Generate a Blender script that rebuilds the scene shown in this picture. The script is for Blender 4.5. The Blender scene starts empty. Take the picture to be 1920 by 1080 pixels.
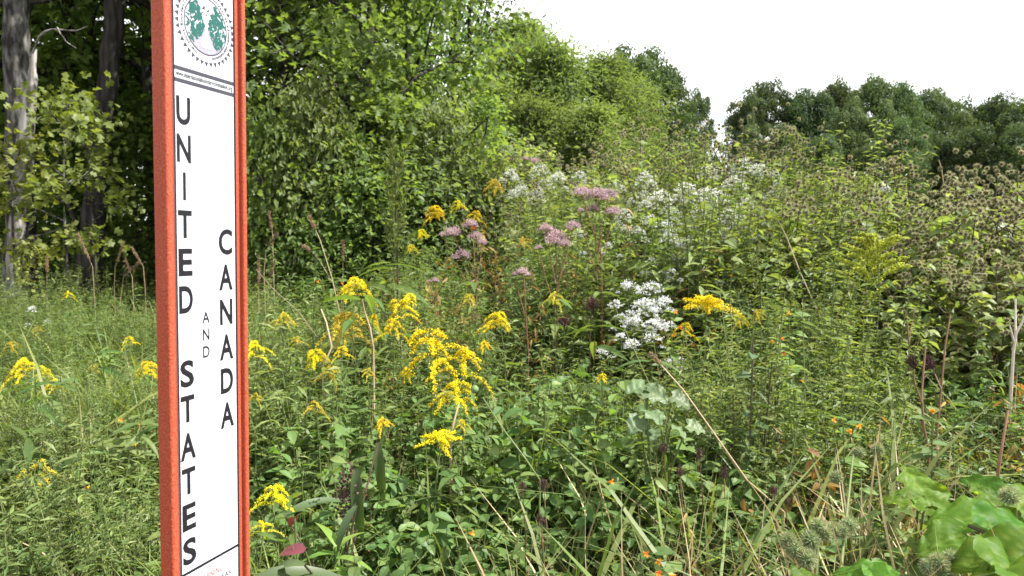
import bpy, math
import numpy as np
from mathutils import Vector, Matrix

SC = bpy.context.scene
COL = SC.collection
R = math.radians
F_PX, PITCH, CAM_Z = 1300.0, R(5.0), 1.5

# ------------------------------------------------------------------ camera, world, sun, exposure
cam_d = bpy.data.cameras.new('camera')
cam = bpy.data.objects.new('camera', cam_d)
COL.objects.link(cam)
cam_d.sensor_width = 36.0
cam_d.lens = 36.0 * F_PX / 1920.0
cam_d.clip_start, cam_d.clip_end = 0.05, 2000.0
cam.location = (0, 0, CAM_Z)
cam.rotation_euler = (R(90) - PITCH, 0, 0)
SC.camera = cam
cam_d.dof.use_dof = True
cam_d.dof.focus_distance, cam_d.dof.aperture_fstop = 1.4, 9.0

SUN_ELEV, SUN_AZ = R(52), R(-4)          # azimuth measured from +X towards +Y
sdir = Vector((math.cos(SUN_ELEV) * math.cos(SUN_AZ), math.cos(SUN_ELEV) * math.sin(SUN_AZ), math.sin(SUN_ELEV)))
sun_d = bpy.data.lights.new('sun', 'SUN')
sun_d.energy, sun_d.angle, sun_d.color = 5.0, R(0.6), (1.0, 0.97, 0.92)
sun = bpy.data.objects.new('sun', sun_d)
COL.objects.link(sun)
sun.rotation_euler = sdir.to_track_quat('Z', 'Y').to_euler()

world = bpy.data.worlds.new('World')
SC.world = world
world.use_nodes = True
wn, wl = world.node_tree.nodes, world.node_tree.links
wn.clear()
wo = wn.new('ShaderNodeOutputWorld')
bg = wn.new('ShaderNodeBackground')
bg.inputs['Strength'].default_value = 0.1
sky = wn.new('ShaderNodeTexSky')
sky.sky_type = 'NISHITA'
sky.sun_disc = False
sky.sun_elevation = SUN_ELEV
sky.sun_rotation = R(90) - SUN_AZ
tc = wn.new('ShaderNodeTexCoord')
mp = wn.new('ShaderNodeMapping')
mp.inputs['Scale'].default_value = (1.2, 1.2, 3.2)
nz = wn.new('ShaderNodeTexNoise')
nz.inputs['Scale'].default_value = 1.6
nz.inputs['Detail'].default_value = 6
rp = wn.new('ShaderNodeValToRGB')
rp.color_ramp.elements[0].position, rp.color_ramp.elements[0].color = 0.30, (0.55, 0.55, 0.55, 1)
rp.color_ramp.elements[1].position, rp.color_ramp.elements[1].color = 0.52, (1, 1, 1, 1)
mx = wn.new('ShaderNodeMixRGB')
mx.inputs[2].default_value = (6.6, 6.7, 6.9, 1)     # thin bright cloud
wl.new(tc.outputs['Generated'], mp.inputs['Vector'])
wl.new(mp.outputs['Vector'], nz.inputs['Vector'])
wl.new(nz.outputs['Fac'], rp.inputs['Fac'])
wl.new(rp.outputs['Color'], mx.inputs[0])
wl.new(sky.outputs['Color'], mx.inputs[1])
wl.new(mx.outputs['Color'], bg.inputs['Color'])
wl.new(bg.outputs['Background'], wo.inputs['Surface'])

SC.view_settings.view_transform = 'Standard'
SC.view_settings.look = 'None'
SC.view_settings.exposure = 1.6
SC.view_settings.gamma = 1.0
SC.view_settings.use_curve_mapping = False
SC.cycles.max_bounces = 6
SC.cycles.diffuse_bounces = 3
SC.cycles.glossy_bounces = 2
SC.cycles.transmission_bounces = 4
SC.cycles.transparent_max_bounces = 4


# ------------------------------------------------------------------ helpers
def at(px, py, Y):
    """World point at distance Y whose direction from the camera station is that of a photo pixel."""
    c, s = math.cos(PITCH), math.sin(PITCH)
    d = Vector(((px - 960), F_PX * c - (py - 540) * s, -F_PX * s - (py - 540) * c))
    return Vector((0, 0, CAM_Z)) + d * (Y / d.y)


def ground_z(x, y):
    x, y = np.asarray(x, float), np.asarray(y, float)
    g = 0.05 * np.sin(x * 1.3 + 0.4) * np.cos(y * 0.9) + 0.03 * np.sin(x * 2.9 + y * 2.3)
    g = g * np.clip(20 / (np.abs(y) + 8), 0, 1)
    g = g + 0.015 * np.clip(y - 6, 0, 60)
    return g + 0.55 * np.exp(-(((x - 2.6) / 2.6) ** 2 + ((y - 8.2) / 2.2) ** 2))


def gz(x, y):
    return float(ground_z(x, y))


def unit(a):
    return a / np.maximum(np.linalg.norm(a, axis=-1, keepdims=True), 1e-9)


class G:
    """Collects triangles; build() links them as ONE mesh object."""
    def __init__(self):
        self.V, self.F, self.T, self.M, self.n = [], [], [], [], 0

    def add(self, V, F, tint=0.5, mat=0):
        V = np.asarray(V, float).reshape(-1, 3)
        F = np.asarray(F, int).reshape(-1, 3)
        t = np.broadcast_to(np.asarray(tint, float), (len(V),)) if np.ndim(tint) < 2 else np.ravel(tint)
        self.V.append(V); self.F.append(F + self.n); self.T.append(t)
        self.M.append(np.full(len(F), mat, int)); self.n += len(V)
        return self

    def mesh(self, name, mats, smooth=False):
        V = np.concatenate(self.V); F = np.concatenate(self.F)
        T = np.concatenate(self.T); M = np.concatenate(self.M)
        me = bpy.data.meshes.new(name)
        me.vertices.add(len(V)); me.vertices.foreach_set('co', V.ravel().astype(np.float32))
        me.loops.add(3 * len(F)); me.loops.foreach_set('vertex_index', F.ravel().astype(np.int32))
        me.polygons.add(len(F)); me.polygons.foreach_set('loop_start', np.arange(0, 3 * len(F), 3, dtype=np.int32))
        for m in (mats if isinstance(mats, (list, tuple)) else [mats]):
            me.materials.append(m)
        me.polygons.foreach_set('material_index', M.astype(np.int32))
        me.polygons.foreach_set('use_smooth', np.full(len(F), bool(smooth)))
        a = me.attributes.new('tint', 'FLOAT', 'POINT')
        a.data.foreach_set('value', T.astype(np.float32))
        me.update(calc_edges=True)
        return me

    def build(self, name, mats, parent=None, smooth=False):
        return link(name, self.mesh(name, mats, smooth), parent)


def link(name, data, parent=None, loc=None, rot=None, scale=None, kind=None, label=None):
    o = bpy.data.objects.new(name, data)
    COL.objects.link(o)
    if parent is not None: o.parent = parent
    if loc is not None: o.location = loc
    if rot is not None: o.rotation_euler = rot
    if scale is not None: o.scale = scale if hasattr(scale, '__len__') else (scale,) * 3
    if kind: o['kind'] = kind
    if label: o['label'] = label
    return o


def thing(name, label, cat, loc=(0, 0, 0), rotz=0.0, group=None, scale=None):
    o = link(name, None, None, loc, (0, 0, rotz), scale)
    o.empty_display_size = 0.1
    return tag(o, label, cat, group)


def tag(o, label, cat, group=None, kind=None):
    o['label'] = label; o['category'] = cat
    if group: o['group'] = group
    if kind: o['kind'] = kind
    return o


def leaf_t(w, prof, droop=0.25, fold=0.35, wave=0.0):
    """Leaf along +Y, length 1: rows of left / midrib / right points."""
    ts = np.linspace(0, 1, len(prof))
    V, F = [], []
    for i, (t, p) in enumerate(zip(ts, prof)):
        z = -droop * t * t
        zz = z + fold * w * p + wave * math.sin(i * 2.3) * w
        V += [(-w * p, t, zz), (0, t, z), (w * p, t, zz - 2 * wave * math.sin(i * 1.7) * w)]
    for i in range(len(prof) - 1):
        a, b = 3 * i, 3 * i + 3
        if prof[i + 1] > 0:
            F += [(a, a + 1, b), (a + 1, b + 1, b), (a + 1, a + 2, b + 1), (a + 2, b + 2, b + 1)]
        else:
            F += [(a, a + 1, b + 1), (a + 1, a + 2, b + 1)]
    if prof[0] == 0:
        F = [f for f in F if len({0, 2} & set(f)) == 0 or 1 not in f or f[0] > 2 or True]
    return np.array(V, float), np.array(F, int)


DIAMOND = (np.array([(0, 0, 0), (-.32, .5, .06), (0, 1, -.12), (.32, .5, .06)], float), np.array([(0, 2, 1), (0, 3, 2)]))
SLIM = (np.array([(0, 0, 0), (-.13, .45, .03), (0, 1, -.2), (.13, .45, .03)], float), np.array([(0, 2, 1), (0, 3, 2)]))
MAPLE = (np.array([(0, 0, 0), (-.5, .28, .05), (-.2, .42, .0), (-.48, .72, .02), (0, 1, -.15), (.48, .72, .02), (.2, .42, 0), (.5, .28, .05), (0, .4, -.02)], float),
         np.array([(0, 8, 1), (1, 8, 2), (2, 8, 3), (3, 8, 4), (4, 8, 5), (5, 8, 6), (6, 8, 7), (7, 8, 0)]))
LANCE = leaf_t(.105, [.25, .85, 1, .6, 0], .35, .35)
LANCE_S = leaf_t(.13, [.3, 1, 0], .3, .35)
OVAL = leaf_t(.30, [.25, .9, 1, .62, 0], .22, .3)
OVAL_S = leaf_t(.31, [.35, 1, 0], .2, .3)
HEART = leaf_t(.40, [.45, .95, 1.0, .85, .6, .32, 0], .30, .22, .05)


def frames(d, up):
    y = unit(d); x = unit(np.cross(y, up)); z = np.cross(x, y)
    return x, y, z


def scatter(g, T, pos, d, up, s, tint, mat=0):
    """Copies of template T at pos, its +Y along d, its +Z near up."""
    TV, TF = T
    n, k = len(pos), len(TV)
    x, y, z = frames(d, up)
    s = np.broadcast_to(np.asarray(s, float), (n,))[:, None, None]
    V = pos[:, None] + s * (TV[None, :, 0:1] * x[:, None] + TV[None, :, 1:2] * y[:, None] + TV[None, :, 2:3] * z[:, None])
    F = TF[None] + (np.arange(n) * k)[:, None, None]
    g.add(V.reshape(-1, 3), F.reshape(-1, 3), np.repeat(np.broadcast_to(tint, (n,)), k), mat)


def tube(g, path, radii, sides=6, tint=0.5, mat=0):
    P = np.asarray(path, float); m = len(P)
    r = np.broadcast_to(np.asarray(radii, float), (m,))
    t = unit(np.gradient(P, axis=0))
    ref = np.where(np.abs(t[:, 2:3]) > .9, np.array([[1., 0, 0]]), np.array([[0, 0, 1.]]))
    ref = np.broadcast_to(ref[m // 2], (m, 3))
    u = unit(np.cross(t, ref)); v = np.cross(t, u)
    a = np.linspace(0, 2 * np.pi, sides, endpoint=False)
    V = P[:, None] + r[:, None, None] * (np.cos(a)[None, :, None] * u[:, None] + np.sin(a)[None, :, None] * v[:, None])
    i = np.arange(m - 1)[:, None] * sides; j = np.arange(sides)[None]; j2 = (j + 1) % sides
    A, B, C, D = i + j, i + j2, i + sides + j, i + sides + j2
    F = np.concatenate([np.stack([A, B, D], -1).reshape(-1, 3), np.stack([A, D, C], -1).reshape(-1, 3)])
    g.add(V.reshape(-1, 3), F, tint, mat)


def blades(g, rng, base, L, w, bend, mat=0, segs=4, tint=None):
    n = len(base)
    az = rng.uniform(0, 2 * np.pi, n)
    L = np.broadcast_to(L, (n,)); w = np.broadcast_to(w, (n,)); bend = np.broadcast_to(bend, (n,))
    h = np.stack([np.cos(az), np.sin(az), 0 * az], 1); sdv = np.stack([-np.sin(az), np.cos(az), 0 * az], 1)
    t = np.linspace(0, 1, segs + 1)
    P = base[:, None] + h[:, None] * (L * bend)[:, None, None] * (t ** 2)[None, :, None] \
        + np.array([0, 0, 1.])[None, None] * L[:, None, None] * (t * (1 - .62 * bend[:, None] * t))[:, :, None]
    W = (w[:, None] * np.sqrt(np.clip(1 - t ** 1.6, 0.0, 1)))[:, :, None] * .5
    tw = rng.uniform(-1, 1, n)[:, None, None]
    side = sdv[:, None] + h[:, None] * tw * t[None, :, None]
    V = np.stack([P - side * W, P + side * W], 2).reshape(n, -1, 3)
    k = 2 * (segs + 1)
    i = np.arange(segs) * 2
    F1 = np.concatenate([np.stack([i, i + 1, i + 3], 1), np.stack([i, i + 3, i + 2], 1)])
    F = F1[None] + (np.arange(n) * k)[:, None, None]
    if tint is None: tint = rng.uniform(0, 1, n)
    g.add(V.reshape(-1, 3), F.reshape(-1, 3), np.repeat(np.broadcast_to(tint, (n,)), k), mat)


# ------------------------------------------------------------------ materials
def new_mat(name):
    m = bpy.data.materials.new(name)
    m.use_nodes = True
    n, l = m.node_tree.nodes, m.node_tree.links
    n.clear()
    return m, n, l, n.new('ShaderNodeOutputMaterial')


def leaf_mat(name, c0, c1, trans=0.4, rough=0.47, spec=0.22, tcol=None, vary=0.25):
    m, n, l, out = new_mat(name)
    at_ = n.new('ShaderNodeAttribute'); at_.attribute_name = 'tint'
    oi = n.new('ShaderNodeObjectInfo')
    mx = n.new('ShaderNodeMixRGB')
    mx.inputs[1].default_value = (*c0, 1); mx.inputs[2].default_value = (*c1, 1)
    l.new(at_.outputs['Fac'], mx.inputs[0])
    mr = n.new('ShaderNodeMapRange')
    mr.inputs['To Min'].default_value = 1 - vary; mr.inputs['To Max'].default_value = 1 + vary
    l.new(oi.outputs['Random'], mr.inputs['Value'])
    mh = n.new('ShaderNodeMapRange')
    mh.inputs['To Min'].default_value = 0.48; mh.inputs['To Max'].default_value = 0.515
    ml = n.new('ShaderNodeMath'); ml.operation = 'MULTIPLY'; ml.inputs[1].default_value = 7.31
    fr = n.new('ShaderNodeMath'); fr.operation = 'FRACT'
    l.new(oi.outputs['Random'], ml.inputs[0]); l.new(ml.outputs[0], fr.inputs[0]); l.new(fr.outputs[0], mh.inputs['Value'])
    hs = n.new('ShaderNodeHueSaturation')
    l.new(mx.outputs[0], hs.inputs['Color']); l.new(mr.outputs[0], hs.inputs['Value']); l.new(mh.outputs[0], hs.inputs['Hue'])
    nz = n.new('ShaderNodeTexNoise'); nz.inputs['Scale'].default_value = 60; nz.inputs['Detail'].default_value = 2
    tcn = n.new('ShaderNodeTexCoord'); l.new(tcn.outputs['Object'], nz.inputs['Vector'])
    m2 = n.new('ShaderNodeMixRGB'); m2.blend_type = 'MULTIPLY'; m2.inputs[0].default_value = .35
    l.new(hs.outputs[0], m2.inputs[1]); l.new(nz.outputs['Fac'], m2.inputs[2])
    gm = n.new('ShaderNodeBrightContrast'); gm.inputs['Bright'].default_value = 0.0
    l.new(m2.outputs[0], gm.inputs['Color'])
    p = n.new('ShaderNodeBsdfPrincipled')
    p.inputs['Roughness'].default_value = rough; p.inputs['Specular IOR Level'].default_value = spec
    l.new(gm.outputs[0], p.inputs['Base Color'])
    tr = n.new('ShaderNodeBsdfTranslucent')
    tm = n.new('ShaderNodeMixRGB'); tm.blend_type = 'MULTIPLY'; tm.inputs[0].default_value = 1
    tm.inputs[2].default_value = (*(tcol or (1.5, 1.5, .55)), 1)
    l.new(gm.outputs[0], tm.inputs[1]); l.new(tm.outputs[0], tr.inputs['Color'])
    ms = n.new('ShaderNodeMixShader'); ms.inputs[0].default_value = trans
    l.new(p.outputs[0], ms.inputs[1]); l.new(tr.outputs[0], ms.inputs[2]); l.new(ms.outputs[0], out.inputs[0])
    return m


def solid_mat(name, c, rough=0.6, spec=0.3, c2=None, scale=20, bump=0.0, stretch=(1, 1, 1), detail=5, lo=.4, hi=.65):
    m, n, l, out = new_mat(name)
    p = n.new('ShaderNodeBsdfPrincipled')
    p.inputs['Roughness'].default_value = rough; p.inputs['Specular IOR Level'].default_value = spec
    p.inputs['Base Color'].default_value = (*c, 1)
    if c2 is not None or bump:
        tcn = n.new('ShaderNodeTexCoord'); mpn = n.new('ShaderNodeMapping'); mpn.inputs['Scale'].default_value = stretch
        nz = n.new('ShaderNodeTexNoise'); nz.inputs['Scale'].default_value = scale; nz.inputs['Detail'].default_value = detail
        l.new(tcn.outputs['Object'], mpn.inputs[0]); l.new(mpn.outputs[0], nz.inputs['Vector'])
        if c2 is not None:
            r = n.new('ShaderNodeValToRGB')
            r.color_ramp.elements[0].position = lo; r.color_ramp.elements[0].color = (*c, 1)
            r.color_ramp.elements[1].position = hi; r.color_ramp.elements[1].color = (*c2, 1)
            l.new(nz.outputs['Fac'], r.inputs[0]); l.new(r.outputs[0], p.inputs['Base Color'])
        if bump:
            b = n.new('ShaderNodeBump'); b.inputs['Strength'].default_value = bump; b.inputs['Distance'].default_value = .02
            l.new(nz.outputs['Fac'], b.inputs['Height']); l.new(b.outputs[0], p.inputs['Normal'])
    l.new(p.outputs[0], out.inputs[0])
    return m


M = dict(
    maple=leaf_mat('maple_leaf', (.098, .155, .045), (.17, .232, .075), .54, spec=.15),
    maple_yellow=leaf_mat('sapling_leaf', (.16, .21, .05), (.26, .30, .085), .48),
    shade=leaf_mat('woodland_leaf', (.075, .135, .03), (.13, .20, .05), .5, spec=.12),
    willow=leaf_mat('willow_leaf', (.135, .185, .072), (.20, .25, .11), .5, spec=.15),
    oak=leaf_mat('dense_tree_leaf', (.05, .09, .032), (.09, .135, .045), .3, spec=.15),
    far=leaf_mat('far_leaf', (.055, .09, .045), (.10, .14, .06), .36, spec=.1, vary=.35),  # slight bluish cast of distance haze is put into this leaf colour
    far_light=leaf_mat('far_light_leaf', (.085, .14, .06), (.125, .18, .07), .3, spec=.1),
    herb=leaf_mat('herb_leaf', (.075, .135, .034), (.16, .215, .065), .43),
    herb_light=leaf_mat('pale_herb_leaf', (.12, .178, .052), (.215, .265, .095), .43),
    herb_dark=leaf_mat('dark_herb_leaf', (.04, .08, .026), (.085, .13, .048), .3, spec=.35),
    jewel=leaf_mat('jewelweed_leaf', (.09, .165, .045), (.165, .24, .07), .44),
    grass=leaf_mat('grass_blade', (.105, .158, .04), (.21, .25, .08), .43),
    grass_dry=leaf_mat('dry_blade', (.30, .24, .12), (.45, .38, .22), .25, tcol=(1.1, 1, .8)),
    burdock=leaf_mat('burdock_leaf', (.14, .195, .066), (.245, .29, .11), .44, spec=.15),
    burdock_fg=leaf_mat('broad_burdock_leaf', (.085, .20, .022), (.21, .33, .06), .6, rough=.5, spec=.15, tcol=(1.9, 1.6, .3)),
    mallow=leaf_mat('mallow_leaf', (.08, .13, .052), (.16, .205, .105), .3, spec=.25, tcol=(1.2, 1.2, .8)),
    red_leaf=leaf_mat('red_leaf', (.17, .055, .05), (.24, .08, .07), .3, tcol=(1.3, .7, .7)),
    withered=leaf_mat('withered_leaf', (.16, .09, .035), (.34, .25, .07), .35, tcol=(1.4, 1.1, .5)),
    milk=leaf_mat('bright_leaf', (.14, .26, .05), (.2, .33, .07), .45),
    yellow=leaf_mat('goldenrod_floret', (.76, .62, .012), (.92, .79, .03), .25, .6, .1, (1.1, 1, .5), .12),
    yellow_dull=leaf_mat('fading_floret', (.55, .45, .04), (.72, .60, .07), .25, .6, .1, (1.1, 1, .5), .12),
    yellow_green=leaf_mat('goldenrod_bud', (.34, .45, .05), (.50, .60, .10), .4, .6, .1, (1.3, 1.2, .5), .1),
    white=leaf_mat('white_floret', (.70, .71, .68), (.86, .87, .85), .3, .6, .1, (1, 1, 1), .08),
    cream=leaf_mat('cream_floret', (.64, .65, .56), (.84, .85, .78), .3, .6, .1, (1, 1, .9), .1),
    pink=leaf_mat('joe_pye_floret', (.45, .30, .33), (.64, .48, .50), .3, .6, .1, (1.1, 1, 1), .1),
    orange=leaf_mat('jewelweed_petal', (.75, .22, .02), (.85, .38, .04), .35, .5, .2, (1.1, 1, .7), .1),
    brownhead=leaf_mat('brown_seed_head', (.07, .04, .04), (.14, .085, .07), .1, .8, .1, (1, 1, 1), .2),
    tanhead=leaf_mat('tan_seed_head', (.22, .145, .08), (.36, .26, .16), .2, .8, .1, (1, 1, 1), .15),
    bur_core=solid_mat('bur_core', (.055, .04, .02), .8),
    bur_hook=leaf_mat('bur_hook', (.31, .32, .16), (.48, .48, .28), .4, .6, .2, (1.1, 1.05, .8), .2),
    bur_green=leaf_mat('green_bur_hook', (.24, .28, .14), (.40, .43, .24), .35, .6, .2, (1.1, 1.1, .8), .1),
    stem=leaf_mat('green_stem', (.09, .12, .04), (.14, .17, .06), .05),
    stem_dark=leaf_mat('dark_stem', (.06, .05, .03), (.10, .08, .045), .02),
    stem_red=leaf_mat('reddish_stem', (.13, .075, .04), (.24, .14, .08), .02),
    stem_tan=leaf_mat('tan_stem', (.26, .19, .105), (.40, .32, .20), .05),
    stem_white=leaf_mat('bleached_stem', (.50, .44, .35), (.66, .60, .50), .02),
    bark=solid_mat('grey_bark', (.022, .020, .018), .9, .1, (.17, .165, .15), 9, 1.0, (1.6, 1.6, .5), 8, .42, .78),
    bark_dark=solid_mat('dark_bark', (.022, .019, .017), .9, .1, (.06, .054, .05), 14, .8, (1, 1, .18)),
    bark_pale=solid_mat('weathered_wood', (.10, .09, .08), .85, .1, (.30, .28, .26), 16, .8, (1, 1, .12)),
    soil=solid_mat('soil', (.035, .028, .018), .95, .05, (.075, .062, .035), 9, .6),
    orange_post=solid_mat('orange_fibre', (.27, .040, .018), .55, .2, (.46, .115, .058), 620, .22, (1, 1, .7), 4, .38, .82),
    panel=solid_mat('white_sheeting', (.50, .52, .55), .6, .12, (.36, .38, .40), 26, 0, (1, 1, .22), 7, .50, .86),
    ink=solid_mat('black_ink', (.012, .011, .014), .5, .15),
    ink_seal=solid_mat('charcoal_ink', (.035, .033, .045), .45, .35),
    teal=solid_mat('teal_ink', (.007, .075, .062), .5, .3),
    grey_ink=solid_mat('grey_ink', (.10, .095, .13), .5, .3, (.36, .35, .40), 1500, 0, (1, 1, 1), 2, .4, .6),
    white_ink=solid_mat('white_ink', (.70, .72, .74), .5, .3),
    red_ink=solid_mat('red_ink', (.62, .07, .06), .5, .3),
    fruit=solid_mat('green_fruit', (.085, .14, .055), .6, .15, (.12, .18, .08), 40),
    wing=leaf_mat('butterfly_wing', (.45, .12, .02), (.55, .17, .03), .3, .6, .1, (1, 1, .8), .05),
    wing_dark=solid_mat('butterfly_black', (.012, .01, .01), .7, .1),
)

# ------------------------------------------------------------------ ground
def grid_ground():
    g = G()
    xs = np.concatenate([np.linspace(-600, -14, 14), np.linspace(-12, 12, 81), np.linspace(14, 600, 14)])
    ys = np.concatenate([np.linspace(-60, -2, 6), np.linspace(-1, 16, 58), np.linspace(18, 700, 26)])
    X, Y = np.meshgrid(xs, ys, indexing='ij')
    V = np.stack([X, Y, ground_z(X, Y)], -1).reshape(-1, 3)
    ny = len(ys)
    i = np.arange(len(xs) - 1)[:, None] * ny; j = np.arange(ny - 1)[None]
    a, b, c, d = i + j, i + ny + j, i + ny + j + 1, i + j + 1
    F = np.concatenate([np.stack([a, b, c], -1).reshape(-1, 3), np.stack([a, c, d], -1).reshape(-1, 3)])
    g.add(V, F)
    o = g.build('ground', M['soil'], smooth=True)
    o['kind'] = 'structure'
    o['label'] = 'dark soil under the meadow plants'


grid_ground()


# ------------------------------------------------------------------ trees
def tree_geo(seed, H, r0, R_, base, nb, ncl, nl, T, ls, rc, sides=7, up_angle=(8, 62), lean=0.03, droop=.35, profile=.7, sub=True, wig=.02, shell=False):
    rng = np.random.default_rng(seed)
    tg, cg = G(), G()
    k = 9
    t = np.linspace(0, 1, k)
    wob = np.cumsum(rng.normal(0, wig * H / k * 2, (k, 2)), 0); wob[0] = 0
    path = np.stack([wob[:, 0] + lean * H * t ** 1.5, wob[:, 1], t * H * .96], 1)
    rad = r0 * (1 - .86 * t) * np.where(t == 0, 1.35, 1)
    tube(tg, path, rad, sides, rng.uniform(.3, .7))
    pos, dd, uu, ss, tt = [], [], [], [], []
    for b in range(nb):
        s = (b + rng.uniform(.1, .9)) / nb
        f = base + (1 - base) * s * .96
        p0 = np.array([np.interp(f, t, path[:, j]) for j in range(3)])
        az = b * 2.399 + rng.normal(0, .35)
        Lb = R_ * (math.sin(math.pi * min(.98, s * .84 + .14)) ** profile) * rng.uniform(.75, 1.15)
        el = R(up_angle[0] + (up_angle[1] - up_angle[0]) * s + rng.normal(0, 7))
        h = np.array([math.cos(az), math.sin(az), 0])
        q = np.linspace(0, 1, 5)
        bp = p0 + h * (Lb * math.cos(el) * q)[:, None] + np.array([0, 0, 1.]) * (Lb * math.sin(el) * q + .12 * Lb * q ** 2)[:, None]
        bp[1:] += rng.normal(0, .04 * Lb, (4, 3))
        rb = max(.012, r0 * (1 - .86 * f) * .55)
        tube(tg, bp, rb * (1 - .8 * q), 5, rng.uniform(.3, .7))
        for c in range(ncl):
            fq = .35 + .65 * (c + rng.uniform(.2, 1)) / ncl
            cc = np.array([np.interp(fq, q, bp[:, j]) for j in range(3)])
            off = rng.normal(0, 1, 3) * np.array([.24, .24, .16]) * Lb * (1.1 - .6 * fq)
            ce = cc + off
            if sub:
                tube(tg, np.stack([cc, (cc + ce) / 2 + rng.normal(0, .03, 3) * Lb, ce]), [rb * .35, rb * .25, rb * .1], 3, rng.uniform(.3, .7))
            n = int(nl * rng.uniform(.6, 1.4))
            if shell:
                e = unit(rng.normal(0, 1, (n, 3)) + np.array([0, 0, .25]))
                e = e * np.array([1, 1, .75]) * rc * rng.uniform(.5, 1.45) * (1 - .55 * rng.random((n, 1)) ** 1.5)
                pos.append(ce + e); dd.append(np.cross(e, rng.normal(0, 1, (n, 3))) + np.array([0, 0, -.1]))
                uu.append(unit(e) + rng.normal(0, .3, (n, 3)))
                ss.append(ls * rng.uniform(.6, 1.25, n)); tt.append(np.clip(rng.normal(rng.uniform(.25, .75), .18, n), 0, 1))
                continue
            e = rng.normal(0, 1, (n, 3)) * np.array([1, 1, .55]) * rc * rng.uniform(.75, 1.25)
            pos.append(ce + e)
            dd.append(unit(e) * .7 + rng.normal(0, .6, (n, 3)) + h * .25 + np.array([0, 0, -droop]))
            uu.append(np.array([0, 0, 1.]) + rng.normal(0, .5, (n, 3)))
            ss.append(ls * rng.uniform(.6, 1.25, n))
            tt.append(np.clip(rng.normal(rng.uniform(.3, .7), .22, n), 0, 1))
    scatter(cg, T, np.concatenate(pos), np.concatenate(dd), np.concatenate(uu), np.concatenate(ss), np.concatenate(tt))
    return tg, cg


class TreeKind:
    def __init__(self, name, trunk_mat, leaf_mat_, variants, **kw):
        self.name, self.H = name, kw['H']
        self.m = []
        for i in range(variants):
            tg, cg = tree_geo(hash_seed(name) + i * 17, **kw)
            self.m.append((tg.mesh('trunk', trunk_mat, True), cg.mesh('crown', leaf_mat_)))
        self.i = 0

    def plant(self, label, x, y, h, rot=0.0, wide=1.0, name=None, group=None, cat='tree', sink=.05, crown_mat=None):
        t, c = self.m[self.i % len(self.m)]
        self.i += 1
        k = h / self.H
        o = thing(name or self.name, label, cat, (x, y, gz(x, y) - sink), rot, group, (k * wide, k * wide, k))
        link('trunk', t, o)
        cr = link('crown', c, o)
        return o


def hash_seed(s):
    return sum((i + 1) * ord(ch) for i, ch in enumerate(s)) % 9973


MAPLES = TreeKind('maple_tree', M['bark_dark'], M['maple'], 3, H=11, r0=.14, R_=2.6, base=.10, nb=26, ncl=6, nl=58, T=MAPLE, ls=.135, rc=.36)
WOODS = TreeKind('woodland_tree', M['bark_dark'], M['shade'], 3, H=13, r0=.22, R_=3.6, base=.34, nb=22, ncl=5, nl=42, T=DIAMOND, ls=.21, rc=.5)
WILLOWS = TreeKind('willow_tree', M['bark'], M['willow'], 3, H=6.2, r0=.10, R_=1.7, base=.08, nb=34, ncl=7, nl=58, T=SLIM, ls=.17, rc=.26, up_angle=(25, 75), droop=.1, profile=.5)
DENSE = TreeKind('dense_tree', M['bark_dark'], M['oak'], 3, H=10, r0=.2, R_=3.0, base=.04, nb=26, ncl=6, nl=110, T=DIAMOND, ls=.19, rc=.62, profile=.42, shell=True)
FARS = TreeKind('far_tree', M['bark_dark'], M['far'], 4, H=15, r0=.28, R_=4.4, base=.06, nb=22, ncl=5, nl=210, T=DIAMOND, ls=.33, rc=1.35, profile=.38, sub=False, shell=True)
FARL = TreeKind('far_poplar', M['bark_dark'], M['far_light'], 2, H=15, r0=.28, R_=4.2, base=.10, nb=26, ncl=5, nl=180, T=DIAMOND, ls=.31, rc=1.05, profile=.42, sub=False, shell=True)
SHRUBS = TreeKind('leafy_shrub', M['bark_dark'], M['maple'], 3, H=2.0, r0=.03, R_=.75, base=.05, nb=18, ncl=5, nl=34, T=DIAMOND, ls=.085, rc=.16, up_angle=(20, 70))
SHRUBW = TreeKind('olive_shrub', M['bark_dark'], M['willow'], 2, H=2.0, r0=.03, R_=.75, base=.04, nb=20, ncl=5, nl=36, T=DIAMOND, ls=.07, rc=.16, up_angle=(20, 70))
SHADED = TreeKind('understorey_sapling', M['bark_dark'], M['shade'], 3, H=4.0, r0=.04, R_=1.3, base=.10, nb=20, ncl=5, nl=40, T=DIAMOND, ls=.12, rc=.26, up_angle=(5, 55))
SAPLING = TreeKind('yellow_green_sapling', M['bark'], M['maple_yellow'], 2, H=2.6, r0=.022, R_=.62, base=.40, nb=9, ncl=3, nl=17, T=MAPLE, ls=.085, rc=.14, up_angle=(0, 45))


def put(kind, label, px, Y, top_py, rot=0.0, wide=1.0, **kw):
    p = at(px, top_py, Y)
    return kind.plant(label, p.x, Y, p.z - gz(p.x, Y), rot, wide, **kw)


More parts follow.
